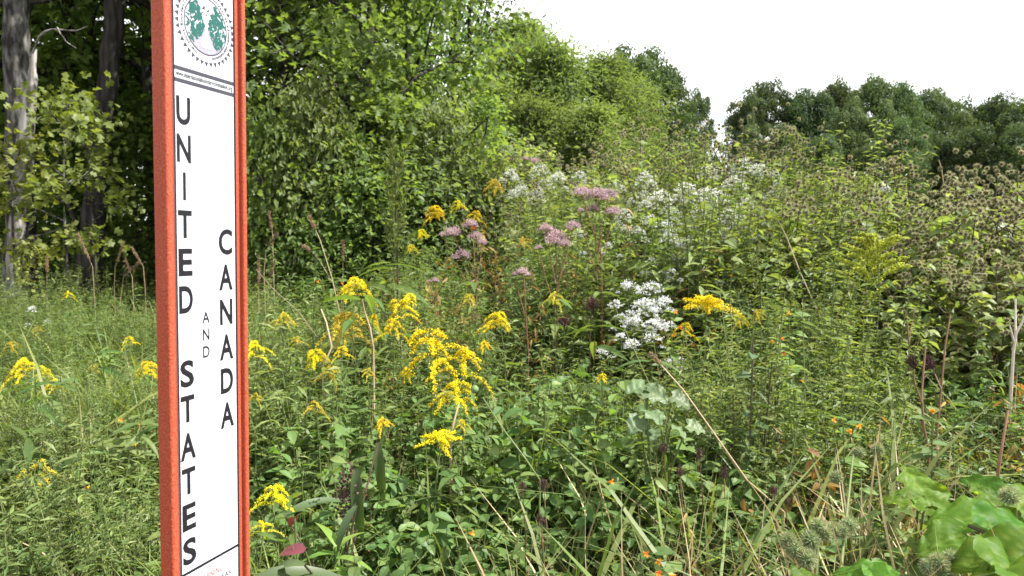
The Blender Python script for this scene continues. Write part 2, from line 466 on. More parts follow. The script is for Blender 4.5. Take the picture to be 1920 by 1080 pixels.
def plain_trunk(name, label, pts, rad, mat, seed=0, sides=12, group=None, branches=()):
    """A tall trunk whose crown is far above the frame: points are (px, py, Y)."""
    rng = np.random.default_rng(seed)
    P = np.array([at(*p) for p in pts])
    base = P[0].copy(); base[2] = gz(base[0], base[1]) - .1
    o = thing(name, label, 'tree', base, 0, group)
    Q = np.concatenate([[base], P[1:]]) - base
    # finer path with slight knots
    n = 26
    tt = np.linspace(0, 1, n); src = np.linspace(0, 1, len(Q))
    path = np.stack([np.interp(tt, src, Q[:, j]) for j in range(3)], 1)
    path[1:, :2] += rng.normal(0, rad[0] * .05, (n - 1, 2))
    rr = np.interp(tt, np.linspace(0, 1, len(rad)), rad) * (1 + rng.normal(0, .035, n))
    rr[0] *= 1.4; rr[1] *= 1.12
    g = G(); tube(g, path, rr, sides, .5); g.build('trunk', mat, o, True)
    for bpts, r in branches:
        b = G(); bp = np.array([at(*q) for q in bpts]) - base
        m = 10; s0 = np.linspace(0, 1, len(bp)); s1 = np.linspace(0, 1, m)
        pp = np.stack([np.interp(s1, s0, bp[:, j]) for j in range(3)], 1) + rng.normal(0, r * .5, (m, 3))
        tube(b, pp, r * (1 - .75 * s1), 6, .5); b.build('branch', mat, o, True)
    return o, base


def crown_for(o, base, z0, H, R_, seed):
    tg, cg = tree_geo(seed, H=H, r0=.1, R_=R_, base=.05, nb=20, ncl=6, nl=60, T=DIAMOND, ls=.2, rc=.5)
    c = cg.build('crown', M['shade'], o); c.location = z0
    t = tg.build('limb', M['bark_dark'], o); t.location = z0


o, b = plain_trunk('tall_tree', 'thick grey lichened tree trunk at the left edge of the picture', [(32, 640, 9.2), (40, 400, 9.2), (30, 100, 9.2), (24, -200, 9.2), (20, -500, 9.2)], [.20, .175, .155, .15, .14, .13], M['bark'], 3)
crown_for(o, b, at(24, -200, 9.2) - Vector(b), 8, 3.4, 71)
o, b = plain_trunk('dead_snag', 'pale weathered broken snag leaning before the thick grey trunk', [(22, 650, 8.7), (28, 480, 8.7), (44, 300, 8.75), (58, 180, 8.75), (66, 92, 8.8)], [.12, .09, .085, .09, .06, .022], M['bark_pale'], 5,
                   branches=[([(60, 110, 8.8), (75, 62, 8.7), (105, 53, 8.6), (140, 58, 8.5), (165, 52, 8.5)], .017), ([(108, 54, 8.6), (122, 75, 8.5), (142, 92, 8.4)], .012)])
o, b = plain_trunk('tall_tree', 'dark leaning tree trunk in the shade left of the post', [(160, 560, 11), (176, 400, 11), (192, 250, 11), (214, 60, 11), (226, -180, 11), (236, -480, 11)], [.21, .17, .15, .14, .13, .12], M['bark_dark'], 7,
                   branches=[([(168, 470, 11), (130, 400, 10.8), (105, 290, 10.6)], .05)])
crown_for(o, b, at(226, -180, 11) - Vector(b), 8, 3.2, 72)

# maples along the edge of the wood
put(MAPLES, 'bright green maple with dark thin trunk right of the post', 640, 10.0, -560, .3, 1.0)
put(MAPLES, 'green maple standing close behind the right edge of the post', 520, 11.5, -500, 2.1, 1.0)
put(MAPLES, 'green maple whose crown ends against the white sky', 760, 12.0, -330, 4.0, .88)
put(MAPLES, 'maple deeper in the wood between the two front maples', 590, 14.5, -420, 1.2, 1.05)
put(MAPLES, 'young bright maple below the forked dark trunk', 880, 11.0, 160, 5.0, 1.25)
put(MAPLES, 'young maple with low bright leaves beside the thin trunk', 700, 9.6, 150, .9, 1.5)
put(MAPLES, 'maple sapling with low leaves just right of the post', 530, 9.4, 230, 2.9, 1.6)
put(MAPLES, 'young maple filling the gap under the taller maples', 800, 10.6, 190, 3.3, 1.4)
o, b = plain_trunk('forked_tree', 'thin dark forked tree rising into the sky behind the maples', [(842, 360, 14), (846, 240, 14), (848, 130, 14), (862, -40, 14), (870, -250, 14)], [.13, .11, .10, .09, .06], M['bark_dark'], 9,
                   branches=[([(847, 132, 14), (868, 110, 14), (890, 92, 14), (925, 60, 14.1)], .06), ([(878, 330, 14), (886, 170, 14.2), (900, 60, 14.3), (925, -60, 14.4)], .05)])
tg, cg = tree_geo(81, H=4.4, r0=.04, R_=1.15, base=.05, nb=18, ncl=4, nl=26, T=DIAMOND, ls=.14, rc=.26)
c = cg.build('crown', M['oak'], o); c.location = at(880, 90, 14) - Vector(b)
t = tg.build('limb', M['bark_dark'], o, True); t.location = at(880, 90, 14) - Vector(b)

# the wood behind, all round the left
wl_ = [(385, 13, 'added behind the post to shade the wood'), (-420, 12, 'beyond the left edge'), (-150, 10.5, 'beyond the grey trunk'), (-60, 14, 'behind the grey trunk'), (90, 13.5, 'between the grey and the dark trunk'),  # first tree is added, trunk out of sight, to keep sun off the wood
       (250, 13, 'behind the left rib of the post'), (330, 15.5, 'hidden behind the post'), (160, 17, 'deep behind the dark trunk'), (-40, 19, 'deep behind the snag'),
       (420, 17, 'deep behind the post'), (520, 19, 'deep behind the front maples'), (680, 20, 'deep behind the thin maple trunk'), (260, 21, 'deepest left of the post'), (90, 23, 'deepest behind the grey trunk')]
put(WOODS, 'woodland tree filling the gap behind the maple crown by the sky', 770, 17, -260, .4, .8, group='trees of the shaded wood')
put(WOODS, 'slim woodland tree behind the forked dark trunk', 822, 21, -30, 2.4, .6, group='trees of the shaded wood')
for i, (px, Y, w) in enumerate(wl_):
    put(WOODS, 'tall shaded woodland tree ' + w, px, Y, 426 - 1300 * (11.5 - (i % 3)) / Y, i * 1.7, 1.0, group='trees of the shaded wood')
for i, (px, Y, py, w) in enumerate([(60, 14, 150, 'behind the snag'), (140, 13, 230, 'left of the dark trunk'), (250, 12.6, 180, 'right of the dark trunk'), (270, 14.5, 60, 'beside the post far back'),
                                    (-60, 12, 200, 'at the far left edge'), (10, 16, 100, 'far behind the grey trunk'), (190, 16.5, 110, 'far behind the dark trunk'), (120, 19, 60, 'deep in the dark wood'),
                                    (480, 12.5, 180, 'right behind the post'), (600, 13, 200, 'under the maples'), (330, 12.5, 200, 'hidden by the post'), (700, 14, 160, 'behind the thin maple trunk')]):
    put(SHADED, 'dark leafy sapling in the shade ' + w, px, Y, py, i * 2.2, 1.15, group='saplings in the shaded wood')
for i, (px, Y, py, wd, w) in enumerate([(105, 8.3, 140, .9, 'with leaves crossing the snag'), (10, 8.0, 230, 1.0, 'at the left edge before the grey trunk'), (165, 9.2, 170, .8, 'between the snag and the dark trunk'),
                                        (55, 8.2, 440, .9, 'short one with leaves over the snag foot')]):
    put(SAPLING, 'slender yellow green sapling ' + w, px, Y, py, i * 1.3 + .4, wd, group='yellow green saplings')

# shrubs along the wood edge
for i, (px, Y, py, wd, k, w) in enumerate([
    (495, 8.6, 385, 1.3, 0, 'low at the wood edge just right of the post'), (565, 8.8, 360, 1.2, 0, 'low under the first maple'), (625, 8.4, 395, 1.0, 0, 'in front of the thin maple trunk'),
    (690, 8.6, 320, 1.2, 0, 'left of the tall lettuce stalk'), (760, 9.0, 300, 1.2, 1, 'behind the tall lettuce stalk'), (830, 9.6, 310, 1.2, 1, 'behind the far yellow goldenrods'),
    (890, 10.2, 300, 1.3, 1, 'below the young bright maple'), (945, 11, 270, 1.3, 1, 'at the foot of the leftmost willow'), (245, 8.6, 535, 1.2, 0, 'left of the post in front of the dark wood'),
    (110, 8.8, 560, 1.2, 0, 'right of the snag foot'), (-30, 8.4, 570, 1.2, 0, 'at the left edge by the grey trunk'), (180, 8.2, 550, 1.1, 1, 'under the dark leaning trunk')]):
    put((SHRUBS, SHRUBW)[k], ('green leafy shrub ', 'olive green shrub ')[k] + w, px, Y, py, i * 2.0, wd, group='shrubs at the wood edge', cat='shrub')
for i, (px, Y, py, w) in enumerate([(500, 8.3, 215, 'touching the right edge of the post'), (570, 8.5, 150, 'second from the right edge of the post'), (655, 8.7, 250, 'left of the tall lettuce top'), (840, 9.4, 200, 'left below the forked dark trunk')]):
    put((SHRUBS, SHRUBW)[i % 2], 'tall airy sapling with sunlit green leaves ' + w, px, Y, py, i * 1.1, .62, name='sunlit_sapling', group='sunlit saplings at the wood edge')

# willows and denser trees further along
for i, (px, Y, py, wd, w) in enumerate([(955, 22, 40, 1.15, 'highest of the row, against the sky'), (1000, 18, 90, 1.15, 'second from the left in the row'), (1060, 17, 88, 1.1, 'in the middle of the row with feathery top'),
                                        (1120, 18, 112, 1.1, 'at the right end of the row'), (940, 16, 160, 1.15, 'in front of the highest one'), (1030, 14.5, 190, 1.2, 'nearest and lowest in the middle'),
                                        (1110, 15, 200, 1.2, 'low in front of the right end'), (1175, 20, 150, 1.0, 'beside the dense dark trees')]):
    put(WILLOWS, 'feathery olive willow ' + w, px, Y, py, i * 1.9, wd, group='willows along the field')
for i, (px, Y, py, wd, w) in enumerate([(1170, 40, 112, .9, 'just right of the willows'), (1215, 42, 118, .95, 'with the highest rounded top of the dark clump'), (1258, 44, 150, .85, 'on the right slope of the dark clump'),
                                        (1195, 32, 190, .9, 'low in front of the dark clump'), (1312, 80, 184, .55, 'standing alone left of the sky gap'), (1285, 60, 205, .7, 'between the dark clump and the lone round tree')]):
    put(DENSE, 'dense dark green tree ' + w, px, Y, py, i * 1.4, wd, group='dense dark trees')

# the far tree line on the right
for i, (px, Y, py, wd, k, w) in enumerate([
    (1400, 92, 182, .62, 0, 'first right of the sky gap'), (1440, 96, 166, .66, 0, 'second right of the sky gap'), (1488, 95, 172, .68, 0, 'third right of the sky gap'),
    (1535, 92, 172, .62, 0, 'left of the tall pale green one'), (1580, 96, 158, .6, 0, 'behind the left side of the pale green one'), (1640, 88, 152, .62, 1, 'tallest and pale green in the middle of the row'),
    (1598, 86, 178, .55, 1, 'pale green and smaller before the tallest one'), (1690, 97, 166, .62, 0, 'right shoulder of the tallest one'), (1730, 100, 172, .7, 0, 'where the ridge starts to fall'),
    (1778, 105, 182, .75, 0, 'with a flat top on the falling ridge'), (1826, 108, 190, .75, 0, 'third from the right edge of the picture'), (1872, 105, 186, .72, 0, 'second from the right edge of the picture'),
    (1918, 102, 190, .75, 0, 'cut by the right edge of the picture'), (1975, 100, 185, .8, 0, 'beyond the right edge'), (2040, 98, 190, .8, 0, 'well beyond the right edge'),
    (1465, 80, 238, .8, 0, 'low in front of the second and third'), (1545, 78, 250, .8, 0, 'low and dark left of the bur cluster'), (1700, 78, 232, .75, 0, 'low and round right of the pale green one'),
    (1760, 82, 250, .8, 0, 'low in the dark front of the ridge'), (1830, 80, 240, .85, 0, 'low and dark near the right edge'), (1905, 78, 236, .85, 0, 'lowest front one at the right edge'),
    (1400, 84, 240, .62, 0, 'low at the right side of the sky gap'), (1625, 80, 262, .7, 1, 'low pale green in front of the tallest')]):
    put((FARS, FARL)[k], 'far tree ' + w, px, Y, py + (14, 7, 19, 11)[i % 4], i * 2.4, wd * 1.15, group='trees of the far ridge')

# ------------------------------------------------------------------ boundary post
def post():
    p = (-0.35242, 0.79683, CAM_Z - 0.11095)
    a, b, c = 1.21684, 0.00926, 0.02436
    rot = Matrix.Rotation(a, 4, 'Z') @ Matrix.Rotation(b, 4, 'X') @ Matrix.Rotation(c, 4, 'Y')
    root = thing('boundary_marker_post', 'orange boundary marker post with white lettered panel standing at the front left', 'marker post')
    root.matrix_world = Matrix.Translation(p) @ rot
    prof = [(-.0480, .0000), (-.0520, .0001), (-.0526, .0006), (-.0531, .0040), (-.0536, .0052), (-.0546, .0060), (-.0560, .0062), (-.0580, .0060), (-.0594, .0054), (-.0603, .0044),
            (-.0607, .0030), (-.0612, -.0050), (-.0614, -.0105), (-.0608, -.0120), (-.0592, -.0126), (-.0575, -.0110), (-.054, -.0062), (0, -.0050)]
    full = prof + [(-u, n) for u, n in reversed(prof[:-1])]
    zs = np.linspace(-1.44, .46, 40)
    g = G(); m = len(full)
    V = np.array([[(u, -n, z) for u, n in full] for z in zs]).reshape(-1, 3)
    F = []
    for i in range(len(zs) - 1):
        for j in range(m):
            A, B = i * m + j, i * m + (j + 1) % m
            F += [(A, B + m, B), (A, A + m, B + m)]
    t0 = (len(zs) - 1) * m
    h = len(prof)
    for j in range(1, m - 1):
        F.append((t0, t0 + j, t0 + j + 1)); 
    g.add(V, F)
    body = g.build('post_body', M['orange_post'], root)
    PW = .0462
    def rect(g, u0, u1, v0, v1, y):
        g.add([(u0, y, v0), (u1, y, v0), (u1, y, v1), (u0, y, v1)], [(0, 1, 2), (0, 2, 3)])
    g = G()
    y0 = -.0012
    g.add([(s * PW, y, z) for z in (-.44, .42) for (s, y) in ((-1, .0002), (-1, y0), (1, y0), (1, .0002))],
          [(1, 2, 6), (1, 6, 5), (0, 1, 5), (0, 5, 4), (2, 3, 7), (2, 7, 6), (0, 3, 2), (0, 2, 1), (4, 5, 6), (4, 6, 7)])
    panel = g.build('sign_panel', M['panel'], root)
    y1 = y0 - .0002
    for (u0, u1, v0, v1) in ((-PW, -PW + .0022, -.44, .42), (PW - .003, PW, -.44, .42)):
        g = G(); rect(g, u0, u1, v0, v1, y1); g.build('border_line', M['ink'], panel)
    for (v0, v1) in ((.2795, .2840), (.2665, .2710), (-.2835, -.2800)):
        g = G(); rect(g, -PW + .0022, PW - .003, v0, v1, y1); g.build('divider_line', M['ink_seal'] if v0 > 0 else M['ink'], panel)

    cache = {}
    def text_mesh(s, off):
        if (s, off) in cache: return cache[(s, off)]
        cu = bpy.data.curves.new('text', 'FONT'); cu.body = s; cu.size = 1; cu.offset = off; cu.resolution_u = 4
        ob = bpy.data.objects.new('text', cu); COL.objects.link(ob)
        bpy.context.view_layer.update()
        me = bpy.data.meshes.new_from_object(ob.evaluated_get(bpy.context.evaluated_depsgraph_get()))
        bpy.data.objects.remove(ob)
        me.calc_loop_triangles()
        V = np.array([v.co[:] for v in me.vertices]); F = np.array([t.vertices[:] for t in me.loop_triangles])
        cache[(s, off)] = (V, F)
        return V, F
    def put_text(g, s, u0, u1, v0, v1, off=.02, y=y1):
        V, F = text_mesh(s, off)
        lo, hi = V.min(0), V.max(0)
        W = (V - lo) / np.maximum(hi - lo, 1e-6)
        g.add(np.stack([u0 + W[:, 0] * (u1 - u0), np.full(len(V), y), v0 + W[:, 1] * (v1 - v0)], 1), F)
    # big letters, read downwards in two columns
    for ch, v in zip('UNITEDSTATES', (.2215, .1808, .1398, .0982, .0562, .0148, -.0685, -.1084, -.1512, -.1910, -.2325, -.2726)):
        w = .0042 if ch == 'I' else (.0222 if ch == 'A' else .0198)
        g = G(); put_text(g, ch, -.0328 - w / 2, -.0328 + w / 2, v, v + .0308, .030)
        g.build('letter', M['ink'], panel)
    for ch, v in zip('CANADA', (.0790, .0371, -.0043, -.0465, -.0871, -.1290)):
        w = .0222 if ch in 'AC' else .0206
        g = G(); put_text(g, ch, .0278 - w / 2, .0278 + w / 2, v, v + .0308, .030)
        g.build('letter', M['ink'], panel)
    for ch, v in zip('AND', (.0008, -.0190, -.0390)):
        w = .0118 if ch == 'A' else .0102
        g = G(); put_text(g, ch, -.0042 - w / 2, -.0042 + w / 2, v, v + .0135, .018)
        g.build('letter', M['ink'], panel)
    g = G(); put_text(g, 'www.internationalboundarycommission.org', -.0425, .0415, .2714, .2790, .022); g.build('web_address', M['ink'], panel)
    g = G(); put_text(g, 'WARNING', -.0235, .0185, -.3025, -.2945, .012); g.build('warning_word', M['red_ink'], panel)
    g = G(); put_text(g, 'OR NEAR', -.0060, .0318, -.3128, -.3066, .012); g.build('warning_line', M['ink'], panel)
    # seal
    cu_, cv_ = .0014, .3366
    def pol(r, ang):                    # clockwise from the bottom
        return cu_ - r * math.sin(ang), cv_ - r * math.cos(ang)
    g = G()
    nt = 38
    for i in range(nt):
        a0 = 2 * math.pi * i / nt; hw = 2 * math.pi / nt * .46
        P3 = [pol(.0393, a0 - hw), pol(.0393, a0 + hw), pol(.0452, a0)]
        g.add([(u, y1, v) for u, v in P3], [(0, 1, 2)])
    g.build('seal_teeth', M['ink_seal'], panel)
    def ring(r0, r1, n=96):
        g = G()
        V = [(*pol(r, 2 * math.pi * i / n),) for i in range(n) for r in (r0, r1)]
        F = []
        for i in range(n):
            a_, b_ = 2 * i, 2 * ((i + 1) % n); F += [(a_, a_ + 1, b_ + 1), (a_, b_ + 1, b_)]
        g.add([(u, y1, v) for u, v in V], F); return g
    ring(.0304, .0320).build('seal_ring', M['ink_seal'], panel)
    g = G()
    def ring_words(s, a0, a1):
        s_w = [.45 if c_ in "iltrfI' " else (1.45 if c_ in 'mM' else 1.0) for c_ in s]
        tot = sum(s_w); acc = 0
        for c_, w in zip(s, s_w):
            am = a0 + (a1 - a0) * (acc + w / 2) / tot; acc += w
            if c_ == ' ': continue
            V, F = text_mesh(c_, .03)
            wid = (V[:, 0].max() - V[:, 0].min()); cx = (V[:, 0].max() + V[:, 0].min()) / 2
            k = .0056
            rr = .0335 + V[:, 1] * k
            # tops outward, reading clockwise
            ca, sa = math.cos(am), math.sin(am)
            ou = cu_ - sa * rr + (-ca) * (V[:, 0] - cx) * k
            ov = cv_ - ca * rr + (sa) * (V[:, 0] - cx) * k
            g.add(np.stack([ou, np.full(len(V), y1), ov], 1), F)
    ring_words('International Boundary Commission', R(20), R(172))
    ring_words('Commission de la fronti\u00e8re internationale', R(186), R(346))
    n = 10
    g.add([(cu_ - .0003 + .0006 * math.cos(2 * math.pi * i / n), y1, cv_ - .0356 + .0006 * math.sin(2 * math.pi * i / n)) for i in range(n)], [(0, i, i + 1) for i in range(1, n - 1)])
    g.build('ring_lettering', M['ink_seal'], panel)
    rng = np.random.default_rng(4)
    # picture in the seal: cleared line between teal trees, grey ground, white monument, mountains
    r_in = .0306
    def clipv(u, v):
        d = math.hypot(u, v); return (u, v) if d <= r_in else (u * r_in / d, v * r_in / d)
    g = G()
    arc = [(r_in * math.sin(t), -r_in * math.cos(t)) for t in np.linspace(-.95, .95, 22)]
    pts = [(-.001, .001)] + arc + [(.001, .001)]
    g.add([(cu_ + u, y1, cv_ + v) for u, v in pts], [(0, i, i + 1) for i in range(1, len(pts) - 1)])
    g.build('seal_ground', M['grey_ink'], panel)
    g = G()
    for sd in (-1, 1):
        for k in range(240):
            v = rng.uniform(-.021, .026)
            edge = .0025 + (.012 * max(0, -v) / .025 + (.010 * max(0, v) / .026))
            u = edge + abs(rng.normal(0, .010)) if rng.random() < .4 else rng.uniform(edge, .031)
            s = rng.uniform(.0012, .0030)
            if math.hypot(u, v) > r_in - s * .8: continue
            q = rng.uniform(0, 6.28)
            y = y1 - .0002 - .00003 * rng.random()
            g.add([(cu_ + sd * u + s * math.cos(q + j * 2.09 + rng.normal(0, .3)), y, cv_ + v + 1.15 * s * math.sin(q + j * 2.09)) for j in range(3)], [(0, 1, 2)])
    g.build('seal_trees', M['teal'], panel)
    g = G()
    for (u, v, w, h_) in ((-.007, .016, .005, .006), (0, .018, .006, .008), (.006, .017, .005, .006), (-.003, .0135, .004, .004), (.003, .012, .004, .004)):
        for q in range(3):
            s = 1 - q * .3
            g.add([(cu_ + u - w * s, y1 - .0001, cv_ + v), (cu_ + u - w * s * .55, y1 - .0001, cv_ + v), (cu_ + u + q * .001, y1 - .0001, cv_ + v + h_ * s)], [(0, 1, 2)])
    g.build('seal_mountains', M['ink_seal'], panel)
    g = G(); y = y1 - .0004
    for poly in ([(-.0011, .000), (.0011, .000), (.0026, -.0165), (-.0026, -.0165)], [(0, .0045), (.0011, .000), (-.0011, .000)], [(-.0062, -.0165), (.0062, -.0165), (.007, -.024), (-.007, -.024)]):
        g.add([(cu_ + u, y, cv_ + v) for u, v in poly], [(0, i, i + 1) for i in range(1, len(poly) - 1)])
    g.build('seal_monument', M['white_ink'], panel)


post()


# ------------------------------------------------------------------ meadow plant parts (shared meshes)
FLORET = (np.array([(0, 0, .6), (-.5, -.35, 0), (.5, -.35, 0), (0, .55, 0)], float), np.array([(0, 1, 2), (0, 2, 3), (0, 3, 1)]))


def stem_path(rng, h, lean=.05, k=6):
    t = np.linspace(0, 1, k)
    a = rng.uniform(0, 6.28)
    p = np.stack([np.cos(a) * lean * h * t ** 2, np.sin(a) * lean * h * t ** 2, h * t], 1)
    p[1:-1, :2] += rng.normal(0, .008 * h, (k - 2, 2))
    return p


def stem_mesh(seed, mat, r=.0045, lean=.05):
    g = G(); rng = np.random.default_rng(seed)
    p = stem_path(rng, 1.0, lean)
    tube(g, p, np.linspace(r, r * .55, 6), 5, .5)
    return g.mesh('stem', mat, True), p[-1]


def stem_leaves(seed, T, n, z0, z1, ls, mat, droop=.2, spread=1.0, taper=.5, up=.45):
    g = G(); rng = np.random.default_rng(seed)
    f = np.sort(rng.uniform(0, 1, n)); z = z0 + (z1 - z0) * f
    az = np.arange(n) * 2.399 + rng.normal(0, .3, n)
    d = np.stack([np.cos(az), np.sin(az), up - droop * rng.uniform(0, 2, n)], 1)
    scatter(g, T, np.stack([0 * z, 0 * z, z], 1), d, np.array([0, 0, 1.]) + rng.normal(0, .25, (n, 3)), ls * (1 - taper * f) * rng.uniform(.75, 1.2, n), rng.uniform(0, 1, n))
    return g.mesh('foliage', mat)


def plume_mesh(seed, mat, nb=9, L=.16, fat=.0115, nf=150, depth=.15, rise=.55, fall=.95, fs=.0075, name='flower_plume'):
    g = G(); rng = np.random.default_rng(seed)
    for b in range(nb):
        az = b * 2.399 + rng.normal(0, .5)
        z0 = -depth * (b / nb) * rng.uniform(.8, 1.2)
        l = L * (.45 + .75 * b / nb) * rng.uniform(.7, 1.25)
        t = np.linspace(0, 1, 5)
        def P(t):
            return np.stack([np.cos(az) * l * t, np.sin(az) * l * t, z0 + l * (rise * t - fall * t * t)], -1)
        tube(g, P(t), .0012, 3, .5, 1)
        q = rng.beta(1.6, 1.1, nf)
        pos = P(q) + rng.normal(0, 1, (nf, 3)) * fat * np.array([.6, .6, .6]) * (1.1 - .4 * q)[:, None]
        pos[:, 2] += fat * .5
        scatter(g, FLORET, pos, rng.normal(0, 1, (nf, 3)), np.array([0, 0, 1.]) + rng.normal(0, .6, (nf, 3)), fs * rng.uniform(.6, 1.3, nf), np.clip(rng.normal(.5, .3, nf), 0, 1))
    return g.mesh(name, [mat, M['stem']])


def corymb_mesh(seed, mat, W=.13, nb=15, nf=34, dome=.25, rc=.016, fs=.008, name='flower_head', stem='stem', flat=.35):
    g = G(); rng = np.random.default_rng(seed)
    for b in range(nb):
        rr = W * math.sqrt((b + .4) / nb) * rng.uniform(.85, 1.1); az = b * 2.399 + rng.normal(0, .2)
        top = np.array([rr * math.cos(az), rr * math.sin(az), -dome * W * (rr / W) ** 2 + rng.normal(0, .05 * W)])
        base = np.array([0, 0, -W * rng.uniform(.6, 1.0)])
        tube(g, np.stack([base, base * .5 + top * .5 + np.array([0, 0, -.1 * W]), top]), .0013, 3, .5, 1)
        e = rng.normal(0, 1, (nf, 3)); e[:, 2] = np.abs(e[:, 2]) * flat
        e = e * rc * rng.uniform(.7, 1.25)
        scatter(g, FLORET, top + e, rng.normal(0, 1, (nf, 3)), e / rc + np.array([0, 0, .8]), fs * rng.uniform(.6, 1.3, nf), np.clip(rng.normal(.5, .28, nf), 0, 1))
    return g.mesh(name, [mat, M[stem]])


def single_leaf(T, mat, tint=.5, name='leaf'):
    g = G(); g.add(T[0], T[1], tint); return g.mesh(name, mat, True)


def rot_to(d, up=(0, 0, 1)):
    d = Vector(d).normalized(); x = d.cross(Vector(up))
    x = x.normalized() if x.length > 1e-4 else Vector((1, 0, 0))
    z = x.cross(d)
    return Matrix((x, d, z)).transposed().to_euler()


def leaf_children(root, mesh_list, rng, n, z0, z1, ls, taper=.5, up=.35, base_xy=None):
    for i in range(n):
        f = i / max(1, n - 1); z = z0 + (z1 - z0) * f
        az = i * 2.399 + rng.normal(0, .3)
        d = (math.cos(az), math.sin(az), up - .5 * rng.random())
        link('leaf', mesh_list[i % len(mesh_list)], root, (0, 0, z), rot_to(d, (rng.normal(0, .3), rng.normal(0, .3), 1)), ls * (1 - taper * f) * rng.uniform(.8, 1.2))


RNG = np.random.default_rng(11)
LANCE_LEAF = [single_leaf(LANCE, M['herb'], t) for t in (.1, .45, .8)]
OVAL_LEAF = [single_leaf(OVAL, M['herb'], t) for t in (.2, .6, .9)]

# ---- goldenrods
GR_STEM = [stem_mesh(20 + i, M['stem'], .0045, .03 + .03 * i) for i in range(3)]
GR_FOL = [stem_leaves(30 + i, LANCE, 46, .2, .97, .12, M['herb']) for i in range(3)]
GR_PLUME = {k: [plume_mesh(40 + i + j * 9, M[k], nb=9 + i * 3) for i in range(3)] for j, k in enumerate(('yellow', 'yellow_dull'))}
GR_FLAT = [plume_mesh(70 + i, M['yellow'], nb=13, L=.13, depth=.05, rise=.35, fall=.3, fat=.012, nf=120) for i in range(2)]
GR_BUD = plume_mesh(80, M['yellow_green'], nb=26, L=.17, depth=.26, rise=1.15, fall=.55, fat=.010, nf=130, fs=.010)


def goldenrod(px, py, Y, size, kind, label, near=False):
    """size: width of the flower plume in photo pixels; (px, py) the middle of the plume."""
    i = int(RNG.integers(0, 3))
    w = size * Y / 1300.0
    nat = {'bud': .30, 'flat': .27}.get(kind, .28)
    s = w / nat
    p = at(px, py - size * .22, Y)
    z0 = gz(p.x, Y); h = max(.25, p.z - z0)
    sm, tip = GR_STEM[i]
    rz = RNG.uniform(0, 6.28)
    c, s_ = math.cos(rz), math.sin(rz)
    tx, ty = (c * tip[0] - s_ * tip[1]) * h, (s_ * tip[0] + c * tip[1]) * h
    o = thing('goldenrod', label, 'wildflower', (p.x - tx, Y - ty, z0), rz, 'goldenrods in the meadow')
    link('stem', sm, o, None, None, (1, 1, h))
    if near:
        leaf_children(o, LANCE_LEAF, RNG, 22, h * .25, h * .96, .13, .45)
    else:
        link('foliage', GR_FOL[i], o, None, None, (1, 1, h), 'stuff')
    m = GR_BUD if kind == 'bud' else GR_FLAT[i % 2] if kind == 'flat' else GR_PLUME['yellow_dull' if kind == 'dull' else 'yellow'][i]
    link('flower_plume', m, o, (tip[0] * h, tip[1] * h, h), (RNG.normal(0, .12), RNG.normal(0, .12), RNG.uniform(0, 6)), s)


